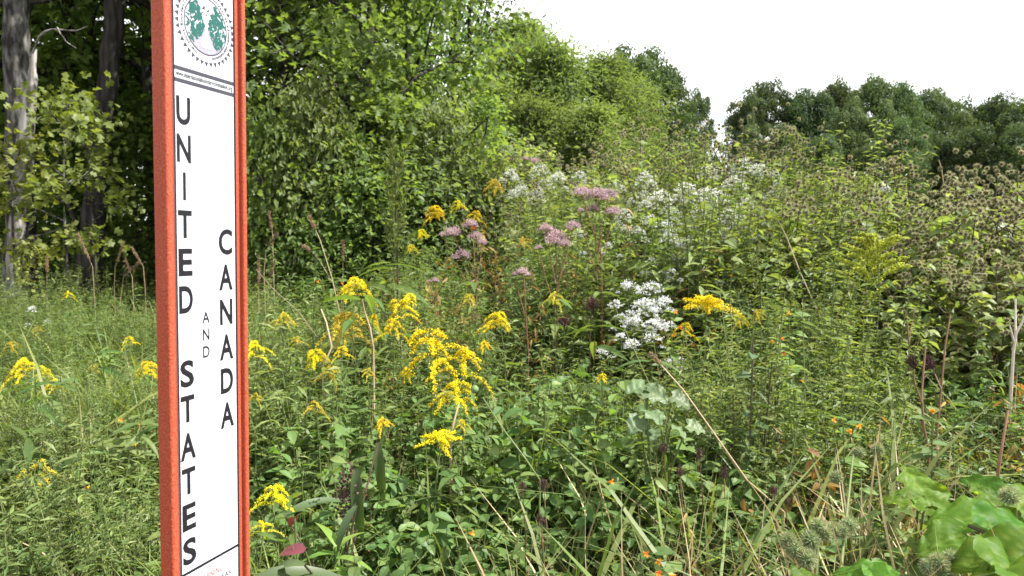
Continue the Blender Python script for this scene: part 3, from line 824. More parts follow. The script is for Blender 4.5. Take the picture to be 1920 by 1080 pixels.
for a in [
    (806, 655, 2.9, 140, 'y', 'largest bright yellow goldenrod in the middle of the meadow', True),
    (868, 680, 2.85, 95, 'y', 'yellow goldenrod touching the right side of the largest one', True),
    (858, 738, 2.7, 90, 'y', 'drooping yellow goldenrod below the largest one beside the green ball fruit', True),
    (716, 795, 2.5, 42, 'y', 'small yellow goldenrod tuft low between the largest one and the post', True),
    (822, 842, 2.35, 95, 'flat', 'flat sparse yellow goldenrod lowest in the middle', True),
    (868, 795, 2.5, 30, 'y', 'tiny yellow goldenrod tuft just below the drooping one', False),
    (515, 930, 2.0, 75, 'y', 'yellow goldenrod at the lower right edge of the post', True),
    (490, 990, 1.9, 50, 'y', 'drooping goldenrod sprig below the one at the post edge', True),
    (670, 540, 3.9, 70, 'y', 'yellow goldenrod left of the tall lettuce stalk', False),
    (748, 580, 3.5, 70, 'y', 'yellow goldenrod right of the tall lettuce stalk foot', False),
    (740, 615, 3.4, 55, 'y', 'yellow goldenrod just above the largest one to its left', False),
    (650, 610, 3.6, 90, 'dull', 'fading goldenrod between the two dry tan stems', False),
    (590, 672, 3.2, 60, 'y', 'yellow goldenrod beside the foot of the left tan stem', False),
    (625, 700, 3.1, 50, 'dull', 'fading goldenrod right of the left tan stem foot', False),
    (530, 598, 4.0, 45, 'dull', 'dull goldenrod alone between the post and the tan stems', False),
    (478, 655, 3.2, 60, 'y', 'goldenrod half hidden by the right edge of the post', False),
    (478, 745, 2.9, 30, 'dull', 'small goldenrod tip at the right edge of the post', False),
    (592, 765, 2.7, 45, 'dull', 'dull goldenrod low between the post and the small tuft', False),
    (935, 602, 3.6, 60, 'y', 'yellow goldenrod right of the largest one under the pink flowers', False),
    (908, 648, 3.3, 32, 'y', 'small yellow goldenrod tuft between the largest one and the leafless stem', False),
    (815, 398, 6.0, 44, 'y', 'far yellow goldenrod at the edge of the dark hollow', False),
    (858, 385, 6.3, 32, 'y', 'farthest yellow goldenrod above the pink flowers', False),
    (893, 405, 6.0, 36, 'y', 'far yellow goldenrod right above the butterfly', False),
    (790, 438, 5.6, 28, 'y', 'far yellow goldenrod left of the pink flowers', False),
    (770, 465, 5.3, 26, 'y', 'tiny far goldenrod between lettuce stalk and pink flowers', False),
    (930, 348, 7.5, 40, 'dull', 'dull goldenrod under the willows', False),
    (1328, 588, 3.6, 105, 'flat', 'broad flat yellow flower top right of the white bonesets', True),
    (1285, 618, 3.4, 45, 'y', 'small yellow goldenrod left of the broad flat top', False),
    (1385, 600, 3.5, 40, 'dull', 'fading goldenrod right of the broad flat top', False),
    (1130, 708, 2.8, 28, 'y', 'single small yellow tuft left of the pale mallow leaves', False),
    (1040, 560, 4.0, 45, 'dull', 'fading goldenrod between the two tall pink flowers', False),
    (980, 455, 5.0, 35, 'dull', 'small goldenrod below the left of the tall pink flowers', False),
    (42, 690, 3.9, 62, 'y', 'yellow goldenrod at the far left below the snag', True),
    (88, 700, 3.8, 36, 'y', 'small yellow goldenrod between the two far left ones', False),
    (104, 722, 3.7, 42, 'y', 'yellow goldenrod lower right of the far left one', False),
    (278, 692, 3.6, 50, 'y', 'yellow goldenrod touching the left rib of the post', False),
    (175, 690, 4.0, 26, 'dull', 'tiny dull goldenrod between the far left ones and the post', False),
    (128, 552, 6.0, 24, 'y', 'small goldenrod at the foot of the dark leaning trunk', False),
    (70, 620, 5.5, 28, 'dull', 'dull goldenrod by the foot of the snag', False),
    (75, 885, 2.5, 85, 'dull', 'pale thin goldenrod low at the left', False),
    (1638, 480, 3.6, 118, 'bud', 'tall goldenrod with greenish yellow unopened plume before the burdock', True),
    (1480, 430, 5.0, 60, 'bud', 'small greenish goldenrod bud plume inside the burdock thicket', False),
    (700, 600, 3.4, 40, 'y', 'small yellow goldenrod between the right tan stem and the lettuce foot', False), (640, 660, 3.2, 38, 'y', 'small yellow goldenrod between the two tan stem feet', False),
    (770, 560, 3.7, 34, 'y', 'small yellow goldenrod behind the one right of the lettuce', False), (555, 640, 3.5, 30, 'dull', 'small dull goldenrod left of the left tan stem', False),
    (880, 560, 3.9, 30, 'dull', 'small dull goldenrod under the butterfly plant', False), (760, 700, 2.9, 40, 'y', 'small goldenrod left of the drooping one', False),
    (690, 700, 3.0, 34, 'dull', 'small dull goldenrod above the low small tuft', False), (20, 650, 4.6, 34, 'dull', 'dull goldenrod at the left edge above the far left one', False),
    (240, 640, 4.8, 30, 'y', 'small goldenrod behind the left rib of the post', False), (1420, 590, 3.6, 34, 'dull', 'last fading goldenrod right of the broad flat top', False),
]:
    goldenrod(*a)

# ---- joe-pye weed
JP_HEAD = [corymb_mesh(90 + i, M['pink'], W=.075, nb=12, nf=60, dome=.7, rc=.018, fs=.010, stem='stem_red', flat=1.0) for i in range(3)]
JP_STEM = [stem_mesh(95 + i, M['stem_red'], .006, .03) for i in range(2)]
JP_LEAF = [single_leaf(leaf_t(.17, [.3, .85, 1, .75, .4, 0], .5, .3), M['herb'], t) for t in (.3, .6, .9)]


def joe_pye(heads, Y, label, leafy=True):
    """heads: (px, py, width px); the first one tops the stem."""
    px, py, _ = heads[0]
    p = at(px, py, Y); z0 = gz(p.x, Y); h = p.z - z0
    sm, tip = JP_STEM[len(heads) % 2]
    o = thing('joe_pye_weed', label, 'wildflower', (p.x - tip[0] * h, Y - tip[1] * h, z0), 0, 'pink joe-pye weeds')
    link('stem', sm, o, None, None, (1, 1, h * .97))
    fork = Vector((tip[0] * h * .7, tip[1] * h * .7, h * .84))
    for i, (a, b, w) in enumerate(heads):
        q = at(a, b, Y + RNG.normal(0, .05)) - o.location
        s = (w * Y / 1300) / .185
        link('flower_head', JP_HEAD[i % 3], o, q, (0, 0, RNG.uniform(0, 6)), (s, s, s * 1.15))
        if i:
            g = G(); e = q + Vector((0, 0, -.05 * s)); f = fork + Vector((0, 0, -.12 * i * .5)); f.z = min(f.z, e.z - .05)
            tube(g, np.array([f, f.lerp(e, .6) + Vector((0, 0, -.02)), e]), [.004, .003, .002], 5, .5)
            g.build('side_stem', M['stem_red'], o, True)
    if leafy:
        for k in range(6):
            z = h * (.18 + .11 * k)
            for j in range(4):
                az = j * math.pi / 2 + k * .7 + RNG.normal(0, .15)
                link('leaf', JP_LEAF[(j + k) % 3], o, (tip[0] * h * (z / h) ** 2, tip[1] * h * (z / h) ** 2, z), rot_to((math.cos(az), math.sin(az), .15)), .15 * RNG.uniform(.7, 1.15))


joe_pye([(1118, 362, 44), (1092, 356, 36), (1140, 360, 34), (1112, 388, 26), (1150, 393, 34), (1088, 392, 14)], 4.6, 'tallest pink joe-pye weed with flat flower heads on a long bare stem')
joe_pye([(1042, 442, 52), (1024, 425, 30), (1074, 420, 32), (1058, 455, 26), (1010, 462, 16)], 4.3, 'pink joe-pye weed left of the tallest one')
joe_pye([(882, 418, 30), (850, 432, 36), (892, 440, 32), (866, 475, 36), (830, 438, 16), (905, 452, 18)], 4.8, 'pink joe-pye weed with the butterfly on its flowers')
joe_pye([(980, 508, 28), (966, 512, 14)], 4.2, 'small pink joe-pye flower head lowest between the others', False)
joe_pye([(816, 524, 16), (806, 526, 10)], 4.4, 'tiny pink joe-pye flower head below the butterfly plant', False)
joe_pye([(1002, 300, 18), (985, 296, 14)], 8.0, 'far faded pink flower head under the willows', False)

# butterfly on the joe-pye
b = thing('butterfly', 'small orange and dark butterfly on the pink flower head', 'butterfly', at(888, 432, 4.72), .4)
for s in (-1, 1):
    g = G(); g.add([(0, 0, 0), (s * .012, .022, .030), (s * .016, -.002, .034), (s * .012, -.018, .020), (s * .004, -.012, .004)], [(0, 1, 2), (0, 2, 3), (0, 3, 4)], .5)
    w = g.build('wing', M['wing'], b)
    e = G(); tube(e, np.array([(0, 0, 0), (s * .012, .022, .030), (s * .016, -.002, .034), (s * .012, -.018, .020)]), .0012, 4); e.build('wing_edge', M['wing_dark'], w)
g = G(); tube(g, np.array([(0, .012, .001), (0, .006, .002), (0, -.006, .001), (0, -.014, -.002)]), [.001, .0025, .002, .0008], 6); g.build('body', M['wing_dark'], b, True)

# ---- white bonesets and asters
BS_HEAD = [corymb_mesh(110 + i, M['white'], W=.10, nb=13, nf=24, dome=.9, rc=.014, fs=.014, flat=.9) for i in range(3)]
BC_HEAD = [corymb_mesh(115 + i, M['cream'], W=.14, nb=24, nf=12, dome=1.2, rc=.014, fs=.0155, flat=1.0) for i in range(3)]
BS_STEM = [stem_mesh(120 + i, M['stem'], .004, .03) for i in range(2)]
BS_FOL = [stem_leaves(125 + i, LANCE_S, 60, .15, .98, .10, M['herb_light']) for i in range(2)]


def boneset(px, py, Y, w, kind, label):
    Y = Y - .9 if 1200 < px < 1450 and Y > 5.9 else Y
    p = at(px, py - (14 if kind == 'w' else 6), Y); z0 = gz(p.x, Y); h = p.z - z0
    i = int(RNG.integers(0, 2)); sm, tip = BS_STEM[i]
    o = thing('boneset' if kind == 'w' else 'white_aster', label, 'wildflower', (p.x - tip[0] * h, Y - tip[1] * h, z0), 0, 'white flowers in the meadow')
    link('stem', sm, o, None, None, (1, 1, h * .97))
    link('foliage', BS_FOL[i], o, None, None, (1, 1, h), 'stuff')
    s = (w * Y / 1300) / (.23 if kind == 'w' else .30)
    for k in range(3 if kind == 'w' else 4):
        q = Vector((tip[0] * h, tip[1] * h, h)) + (Vector((0, 0, 0)) if k == 0 else Vector((RNG.normal(0, .13), RNG.normal(0, .10), RNG.uniform(-.34, -.02))) * s)
        link('flower_head', (BS_HEAD if kind == 'w' else BC_HEAD)[int(RNG.integers(0, 3))], o, q, (RNG.normal(0, .15), RNG.normal(0, .15), RNG.uniform(0, 6)), s * (.8 if k == 0 else RNG.uniform(.4, .75)))


for a in [
    (1178, 545, 4.2, 60, 'w', 'white boneset left of the near white patch'), (1225, 548, 4.3, 70, 'w', 'white boneset at the top of the near white patch'), (1205, 580, 4.0, 70, 'w', 'white boneset in the middle of the near white patch'),
    (1245, 575, 4.1, 60, 'w', 'white boneset on the right of the near white patch'), (1190, 610, 3.8, 60, 'w', 'white boneset lowest in the near white patch'), (1222, 615, 3.85, 50, 'w', 'white boneset at the lower right of the near white patch'),
    (1155, 580, 4.1, 35, 'w', 'small white boneset between the bare stem and the white patch'),
    (1285, 465, 5.2, 60, 'w', 'white flower left in the upper white patch'), (1315, 468, 5.3, 45, 'w', 'white flower right in the upper white patch'), (1275, 495, 5.0, 45, 'w', 'white flower lowest in the upper white patch'),
    (1360, 430, 5.6, 60, 'w', 'white flower alone above the upper white patch'), (1385, 440, 5.5, 30, 'w', 'small white flower touching the one above the upper patch'),
    (1170, 400, 6.0, 45, 'c', 'creamy aster just right of the tallest pink flower'), (1200, 445, 5.6, 35, 'w', 'small white flower between pink flower and upper patch'),
    (1240, 365, 6.6, 60, 'c', 'creamy aster on the left of the pale aster slope'), (1262, 400, 6.2, 60, 'c', 'creamy aster low on the left of the pale slope'), (1290, 350, 6.8, 65, 'c', 'creamy aster in the middle of the pale slope'),
    (1330, 320, 7.2, 60, 'c', 'creamy aster high on the pale slope'), (1340, 365, 6.6, 75, 'c', 'creamy aster in the thick of the pale slope'), (1375, 340, 6.9, 70, 'c', 'creamy aster on the right of the pale slope'),
    (1395, 305, 7.2, 60, 'c', 'highest creamy aster below the tall bur stalk'), (1425, 315, 7.1, 45, 'c', 'creamy aster right of the highest one'), (1400, 375, 6.4, 60, 'c', 'creamy aster low on the right of the pale slope'),
    (1310, 400, 6.2, 60, 'c', 'creamy aster at the foot of the pale slope'), (1370, 400, 6.1, 50, 'c', 'creamy aster just above the lone white flower'), (1010, 318, 8.0, 55, 'c', 'far creamy flower cluster left under the willows'),
    (960, 325, 8.4, 40, 'c', 'far creamy flower beside the olive shrubs'), (1050, 330, 7.8, 40, 'c', 'far creamy flower in front of the middle willow'), (1440, 480, 5.0, 40, 'w', 'small white flower left of the greenish plume'),
    (1500, 540, 4.6, 30, 'w', 'small white flowers in the dark gap by the greenish plume'), (1590, 360, 6.2, 40, 'c', 'pale aster inside the burdock thicket'), (1660, 365, 6.2, 36, 'w', 'small white flower under the jutting bur cluster'),
    (1085, 445, 5.2, 30, 'w', 'small white flower between the two pink ones'), (60, 590, 6.0, 24, 'w', 'small white flower beside the foot of the snag'),
    (1250, 430, 5.0, 34, 'w', 'small white spray above the left of the upper white patch'), (1330, 500, 4.9, 36, 'w', 'small white spray right below the upper white patch'), (1350, 540, 4.5, 28, 'w', 'small white spray above the broad yellow flat top'),
    (1410, 455, 5.2, 30, 'w', 'small white spray right of the lone white flower'), (1225, 500, 4.8, 32, 'w', 'small white spray left of the lowest upper white flower'), (1140, 470, 5.0, 24, 'w', 'tiny white spray right of the tall bare pink flower stem'),
    (1165, 640, 3.6, 34, 'w', 'small white spray low by the withered black leaf stem'), (1260, 520, 4.6, 30, 'w', 'small white spray between the two white patches'), (1300, 440, 5.3, 34, 'w', 'small white spray between upper patch and pale slope'),
    (1090, 330, 7.4, 40, 'c', 'creamy spray left above the tallest pink flower'), (1210, 330, 7.2, 46, 'c', 'creamy spray high on the left of the pale slope'), (1150, 345, 7.0, 36, 'c', 'creamy spray behind the tallest pink flower'),
    (1460, 350, 6.2, 40, 'c', 'creamy spray between pale slope and burdock thicket'), (1440, 410, 5.8, 36, 'c', 'creamy spray at the left end of the burdock thicket'),
]:
    boneset(*a)


# ---- burdock
def bur_mesh(seed, hook, ns=70, hl=.0125, core=None):
    rng = np.random.default_rng(seed); g = G()
    a = np.arange(42); ph = np.arccos(1 - 2 * (a + .5) / 42); th = a * 2.39996
    # core: icosahedron-like ball
    import bmesh
    bm = bmesh.new(); bmesh.ops.create_icosphere(bm, subdivisions=1, radius=.0112)
    bm.verts.ensure_lookup_table()
    g.add([v.co[:] for v in bm.verts], [[v.index for v in f.verts] for f in bm.faces], .5, 0); bm.free()
    i = np.arange(ns); z = 1 - 2 * (i + .5) / ns; th = i * 2.39996
    d = np.stack([np.sqrt(1 - z * z) * np.cos(th), np.sqrt(1 - z * z) * np.sin(th), z], 1)
    SP = (np.array([(-.12, 0, 0), (.12, 0, 0), (.05, 1, .12)], float), np.array([(0, 1, 2)]))
    scatter(g, SP, d * .007, d + rng.normal(0, .2, (ns, 3)), rng.normal(0, 1, (ns, 3)), hl * rng.uniform(.8, 1.15, ns), rng.uniform(0, 1, ns), 1)
    return g.mesh('bur', [core or M['bur_core'], hook])


BUR = [bur_mesh(i, M['bur_hook']) for i in range(2)]
BUR_GREEN = bur_mesh(5, M['bur_green'], 420, .0105, M['fruit'])
BD_LEAF = [single_leaf(HEART, M['burdock'], t) for t in (.15, .5, .85)]


def burdock_proto(seed, h=1.7):
    rng = np.random.default_rng(seed)
    sg, fg = G(), G()
    p = stem_path(rng, h, .04, 7); tube(sg, p, np.linspace(.011, .004, 7), 6, .5)
    tips = [p[-1]]; lp, ld, lsz = [], [], []
    for b in range(11):
        f = .30 + .68 * b / 11; s = np.array([np.interp(f, np.linspace(0, 1, 7), p[:, j]) for j in range(3)])
        az = b * 2.399 + rng.normal(0, .4); L = .62 * (1.15 - f) + .14
        e = s + np.array([math.cos(az) * L, math.sin(az) * L, L * rng.uniform(.55, 1.0)])
        if e[2] > h: e[2] = h - rng.uniform(0, .1)
        m = (s + e) / 2 + np.array([0, 0, -.04])
        tube(sg, np.stack([s, m, e]), [.006, .0045, .003], 5, rng.uniform(0, 1))
        tips += [e, m * .4 + e * .6]
        for q in (0, .3, .6, .95):
            lp.append(s * (1 - q) + e * q); a2 = az + rng.normal(0, .9)
            ld.append((math.cos(a2), math.sin(a2), rng.uniform(-.3, .5))); lsz.append((.112 - .045 * f) * rng.uniform(.7, 1.15) * (1 - .25 * q))
        lp.append(s); ld.append((math.cos(az + 2.5), math.sin(az + 2.5), .2)); lsz.append((.14 - .06 * f))
    n = len(lp)
    scatter(fg, HEART, np.array(lp), np.array(ld), np.array([0, 0, 1.]) + rng.normal(0, .35, (n, 3)), np.array(lsz), rng.uniform(0, 1, n))
    burs = []
    for t in tips:
        for k in range(int(rng.integers(4, 7))):
            burs.append(t + rng.normal(0, 1, 3) * np.array([.06, .06, .06]) + np.array([0, 0, .02]))
    bg_ = G()
    return sg.mesh('stem', M['stem_dark'], True), fg.mesh('foliage', M['burdock']), np.array(burs), (np.array(lp), np.array(ld), np.array(lsz))


BD = [burdock_proto(200 + i) for i in range(4)]


def burs_joined(burs, seed):
    rng = np.random.default_rng(seed)
    me = BUR[0]
    V = np.array([v.co[:] for v in me.vertices]); F = np.array([p_.vertices[:] for p_ in me.polygons]); mi = np.array([p_.material_index for p_ in me.polygons])
    g = G()
    for c in burs:
        s = rng.uniform(1.05, 1.4)
        for k in (0, 1):
            g.add(V * s + c, F[mi == k], rng.uniform(0, 1), k)
    return g.mesh('burs', [M['bur_core'], M['bur_hook']])


BD_BURS = [burs_joined(b[2], i) for i, b in enumerate(BD)]


def burdock(px, py, Y, label, near=False, i=None):
    i = int(RNG.integers(0, 4)) if i is None else i
    p = at(px, py, Y); z0 = gz(p.x, Y); s = max(.5, (p.z - z0) / 1.7)
    o = thing('burdock_plant', label, 'wild plant', (p.x, Y, z0), RNG.uniform(0, 6.28), 'burdocks of the thicket')
    st, fo, burs, (lp, ld, lsz) = BD[i]
    ws = .5 + .5 * s
    link('stem', st, o, None, None, (ws, ws, s))
    sc = np.array([ws, ws, s])
    if near:
        for k in range(len(lp)):
            link('leaf', BD_LEAF[k % 3], o, lp[k] * sc, rot_to(ld[k], (RNG.normal(0, .35), RNG.normal(0, .35), 1)), lsz[k])
        for k, c in enumerate(burs):
            link('bur', BUR[k % 2], o, c * sc, (RNG.uniform(0, 6), RNG.uniform(0, 6), 0), RNG.uniform(1.15, 1.45))
    else:
        link('foliage', fo, o, None, None, (ws, ws, s), 'stuff')
        link('burs', BD_BURS[i], o, None, None, (ws, ws, s), 'stuff')


for a in [
    (1395, 238, 6.6, 'tall burdock rising highest into the sky gap', True), (1312, 262, 6.8, 'tall burdock just left of the sky gap', True), (1200, 238, 7.2, 'tall burdock before the dense dark trees', True),
    (1352, 280, 6.9, 'burdock with big yellow green leaves under the sky gap', False), (1455, 278, 6.4, 'burdock right of the highest one', False), (1672, 296, 5.6, 'burdock with a bur cluster jutting over the far trees', True),
    (1000, 290, 9.2, 'far burdock left in the row under the willows', False), (1060, 300, 9.0, 'far burdock in front of the middle willow', False), (1110, 285, 8.8, 'far burdock right of the middle willow', False),
    (1160, 300, 8.5, 'far burdock above the tallest pink flower', False), (1240, 290, 8.2, 'far burdock before the lone round tree', False), (940, 310, 9.6, 'farthest burdock beside the olive shrubs', False),
    (1500, 320, 6.4, 'burdock on the falling side of the mound', False), (1545, 330, 5.8, 'burdock left of the jutting bur cluster', True), (1600, 338, 6.0, 'burdock below and left of the jutting bur cluster', False),
    (1720, 335, 5.8, 'burdock below and right of the jutting bur cluster', False), (1790, 332, 5.6, 'burdock against the dark foot of the far ridge', True), (1850, 335, 5.4, 'burdock second from the right edge of the thicket top', True),
    (1905, 320, 5.2, 'burdock at the right edge with bright yellow leaves', True), (1960, 330, 5.2, 'burdock just beyond the right edge', False), (2040, 330, 5.4, 'burdock well beyond the right edge', False),
    (1430, 380, 5.6, 'burdock with dark burs at the left end of the thicket', True), (1500, 385, 5.0, 'burdock with clear dark burs left above the greenish plume', True), (1580, 390, 5.0, 'burdock right behind the greenish plume', True),
    (1700, 385, 4.9, 'burdock right of the greenish plume', True), (1770, 390, 4.8, 'burdock above the red brown stems', True), (1840, 395, 4.7, 'burdock with many burs near the right edge', True), (1915, 385, 4.6, 'burdock cut by the right edge', True),
    (1740, 470, 4.4, 'low burdock over the dark gap', False), (1820, 480, 4.3, 'low burdock above the bleached stem', False), (1890, 500, 3.9, 'low burdock before the right edge of the thicket', False),
    (1660, 440, 4.8, 'low burdock between plume and dark gap', False), (1120, 340, 8.0, 'burdock behind the tallest pink flower', False), (1190, 345, 7.4, 'burdock behind the pale aster slope', False), (1020, 355, 8.0, 'burdock over the second pink flower', False),
]:
    burdock(*a)

# foreground burdock in the lower right corner: every leaf is a part
BIG = leaf_t(.42, [.40, .86, 1.0, .98, .86, .68, .46, .22, 0], .28, .16, .06)


def wavy_leaf(seed, mat, w=.42, n=15, m=7, lobes=.0, name='leaf'):
    rng = np.random.default_rng(seed)
    g = G(); V, F, TT = [], [], []; tb = rng.uniform(.0, .3)
    prof = np.interp(np.linspace(0, 1, n), [0, .12, .3, .5, .75, .93, 1], [.45, .85, 1, .92, .62, .25, .02])
    for i, p in enumerate(prof):
        t = i / (n - 1)
        for j in range(-m, m + 1):
            s = j / m
            rip = .055 * math.sin(t * 15 + seed) * s * s + .03 * math.sin(t * 21 + 3 * s + seed) - .018 * ((i + abs(j)) % 4 == 0)
            lob = 1 + (lobes + .03) * math.sin(t * 20 + seed)
            vein = 1.0 if abs(s) < .08 else (.8 if (i + abs(j)) % 4 == 0 else 0.0)
            TT.append(min(1, tb + .6 * vein + rng.normal(0, .08)))
            V.append((w * p * s * lob, t - .16 * abs(s) ** 1.6 * (1 - t), -.26 * t * t + .13 * abs(s) * p + rip + .02 * abs(math.sin(s * 9))))
    k = 2 * m + 1
    for i in range(n - 1):
        for j in range(k - 1):
            a = i * k + j; F += [(a, a + 1, a + k + 1), (a, a + k + 1, a + k)]
    g.add(V, F, np.array(TT))
    return g.mesh(name, mat, True)


FG_LEAF = [wavy_leaf(i, M['burdock_fg']) for i in range(4)]
FG_LEAF_L = [wavy_leaf(7 + i, M['burdock_fg'], .46, 15, 7, .16) for i in range(2)]
MALLOW_LEAF = [wavy_leaf(20 + i, M['mallow'], .55, 15, 6, .14) for i in range(3)]


def leaf_at(root, mesh, px, py, Y, length, az, el, roll=0.0, petiole=True, mat='stem', origin=None):
    q = at(px, py, Y) - root.location
    d = Vector((math.cos(az) * math.cos(el), math.sin(az) * math.cos(el), math.sin(el)))
    up = Vector((math.sin(roll), -.45, math.cos(roll)))
    l = link('leaf', mesh, root, q - d * length * .5, rot_to(d, up), length)
    if petiole:
        g = G(); e = l.location.copy(); s = Vector(origin) if origin is not None else Vector((RNG.normal(0, .05), RNG.normal(0, .05), max(0.02, e.z - .3)))
        tube(g, np.array([s, s.lerp(e, .55) + Vector((0, 0, .03)), e]), [.004, .0035, .003], 5, .5)
        g.build('leaf_stalk', M[mat], root, True)
    return l


x0 = at(1880, 1060, 1.75)
o = thing('burdock_plant', 'large glossy broad leaved burdock in the lower right corner', 'wild plant', (x0.x, 1.75, gz(x0.x, 1.75)))
for (px, py, Y, L, az, el, r_, k) in [(1862, 938, 1.85, .17, 1.4, .55, .3, 0), (1800, 970, 1.75, .15, 2.9, .0, -.2, 1), (1900, 985, 1.6, .17, .4, .1, .3, 2), (1855, 1040, 1.5, .17, 2.8, -.15, -.1, 3),
                                   (1905, 1062, 1.45, .16, .3, -.2, .2, 0), (1765, 1015, 1.7, .13, 3.3, -.2, 0, 1), (1925, 930, 1.8, .13, .6, .4, .2, 2), (1835, 905, 1.95, .10, 2.2, .3, -.3, 3), (1890, 1085, 1.4, .2, 2.2, -.1, 0, 1)]:
    leaf_at(o, FG_LEAF[k], px, py, Y, L, az, el, r_)
for (px, py, Y, s) in [(1893, 930, 1.7, 1.6), (1760, 1055, 1.55, 1.5), (1785, 1048, 1.56, 1.5), (1740, 1062, 1.55, 1.3), (1772, 1075, 1.54, 1.4)]:
    link('bur', BUR_GREEN, o, at(px, py, Y) - o.location, (RNG.uniform(0, 6), 0, 0), s)
g = G(); P = [at(1920, 1055, 1.5), at(1880, 1012, 1.55), at(1815, 985, 1.6)]
tube(g, np.array([Vector(p_) - o.location for p_ in P]), [.008, .006, .004], 7, .5); g.build('branch', M['stem_dark'], o, True)
x0 = at(1720, 990, 1.95)
o = thing('burdock_plant', 'upright lobed burdock leaf among dry stalks left of the broad leaved one', 'wild plant', (x0.x, 1.95, gz(x0.x, 1.95)))
for (px, py, Y, L, az, el, r_, k) in [(1722, 905, 1.95, .145, 1.6, .75, .05, 0), (1690, 935, 1.9, .09, 3.0, .1, 0, 1), (1755, 950, 1.9, .09, .3, .1, 0, 1)]:
    leaf_at(o, FG_LEAF_L[k], px, py, Y, L, az, el, r_)
x0 = at(1560, 1060, 1.7)
o = thing('burdock_plant', 'green fuzzy bur clusters on a low burdock at the bottom edge', 'wild plant', (x0.x, 1.7, gz(x0.x, 1.7)))
for (px, py, Y, s) in [(1520, 1012, 1.7, 1.6), (1545, 1000, 1.72, 1.5), (1490, 1030, 1.66, 1.6), (1512, 1048, 1.64, 1.7), (1580, 995, 1.75, 1.4), (1592, 985, 1.76, 1.5), (1562, 995, 1.75, 1.5), (1478, 1012, 1.68, 1.4), (1568, 895, 1.95, 1.3), (1610, 848, 2.1, 1.3), (1646, 842, 2.1, 1.3), (1535, 985, 1.72, 1.3)]:
    link('bur', BUR_GREEN, o, at(px, py, Y) - o.location, (RNG.uniform(0, 6), 0, 0), s)
for (a, b_) in (((1530, 1080, 1.66), (1535, 1000, 1.72)), ((1575, 1080, 1.66), (1600, 850, 2.1)), ((1500, 1080, 1.66), (1500, 1030, 1.66))):
    g = G(); tube(g, np.array([at(*a), at(*b_)]) - np.array(o.location), [.005, .003], 5, .5); g.build('stem', M['stem'], o, True)
for (px, py, Y, L, az, el, k) in [(1605, 1075, 1.6, .11, 2.5, .0, 0), (1520, 1080, 1.55, .1, 1.0, .1, 1), (1660, 1070, 1.6, .10, .6, .2, 2)]:
    leaf_at(o, FG_LEAF[k], px, py, Y, L, az, el)

# pale mallow
x0 = at(1225, 800, 2.5)
o = thing('pale_mallow', 'mallow plant with pale silvery leaves in the middle of the meadow', 'wild plant', (x0.x, 2.5, gz(x0.x, 2.5)))
for (px, py, Y, L, az, el, r_, k) in [(1200, 735, 2.45, .12, 3.6, -.35, .2, 0), (1238, 742, 2.5, .12, 5.6, -.5, -.3, 1), (1275, 752, 2.52, .11, 5.9, -.5, -.2, 2), (1188, 790, 2.35, .10, 4.0, -.6, .3, 1),
                                   (1218, 782, 2.38, .12, 5.0, -.7, 0, 0), (1268, 815, 2.4, .10, 5.4, -.5, 0, 2), (1240, 830, 2.35, .09, 4.4, -.5, .2, 1), (1300, 800, 2.4, .09, 6.0, -.4, .1, 0)]:
    leaf_at(o, MALLOW_LEAF[k], px + RNG.normal(0, 8), py + RNG.normal(0, 10), Y + RNG.normal(0, .07), L * .72, az, el + RNG.normal(.25, .25), r_ + RNG.normal(0, .4), True, 'stem', (0, 0, .35))

# milkweed sprout, red dock, long dark dock leaves near the post foot
x0 = at(625, 1060, 1.95)
o = thing('milkweed_sprout', 'bright yellow green sprout with curved leaves at the bottom edge', 'wild plant', (x0.x, 1.95, gz(x0.x, 1.95)))
top = at(630, 1025, 1.95) - o.location
g = G(); tube(g, np.array([(0, 0, 0), top]), [.005, .003], 6, .8); g.build('stem', M['milk'], o, True)
ML = [single_leaf(leaf_t(.13, [.35, .85, 1, .8, .45, 0], .7, .35), M['milk'], t) for t in (.4, .8)]
for i, (az, el, L) in enumerate([(2.4, .95, .10), (.9, .75, .095), (3.3, .35, .11), (-.1, .25, .11), (1.8, 1.1, .08), (-.9, .3, .1), (4.1, .2, .09)]):
    link('leaf', ML[i % 2], o, top + Vector((0, 0, -.012 * i)), rot_to((math.cos(az) * math.cos(el), math.sin(az) * math.cos(el), math.sin(el))), L)
DOCK = [single_leaf(leaf_t(.085, [.4, .85, 1, .95, .8, .5, 0], .7, .5, .05), M['herb_dark'], t) for t in (.5, .95)]
x0 = at(600, 1060, 2.0)
o = thing('dock_plant', 'dock with long dark drooping leaves and one red leaf near the post foot', 'wild plant', (x0.x, 2.0, gz(x0.x, 2.0)))
for i, (px, py, Y, L, az, el) in enumerate([(668, 950, 2.0, .22, 4.9, -1.15), (712, 890, 2.15, .20, 5.0, -1.2), (590, 930, 2.05, .20, .5, .5), (565, 1055, 1.75, .24, .3, .25), (640, 985, 1.95, .15, 4.2, -.5), (520, 1050, 1.75, .17, 2.8, .0)]):
    leaf_at(o, DOCK[i % 2], px, py, Y, L, az, el, 0, True, 'stem_dark', (.05, 0, .3))
RL = single_leaf(leaf_t(.26, [.4, .95, 1, .7, 0], .3, .3), M['red_leaf'], .5)
l = leaf_at(o, RL, 545, 1030, 1.8, .085, 2.9, .0, .5); l['label'] = 'dull red fading leaf'
l = leaf_at(o, RL, 548, 975, 1.95, .05, 2.2, -.6, .5); l['label'] = 'dull red fading leaf'
g = G(); rng = np.random.default_rng(3); n = 160
tube(g, np.array([(.06, 0, .1), (.1, 0, .4), tuple(at(660, 880, 2.05) - o.location)]), [.004, .003, .002], 5, .5, 1)
c = np.array(at(650, 925, 2.05) - o.location)
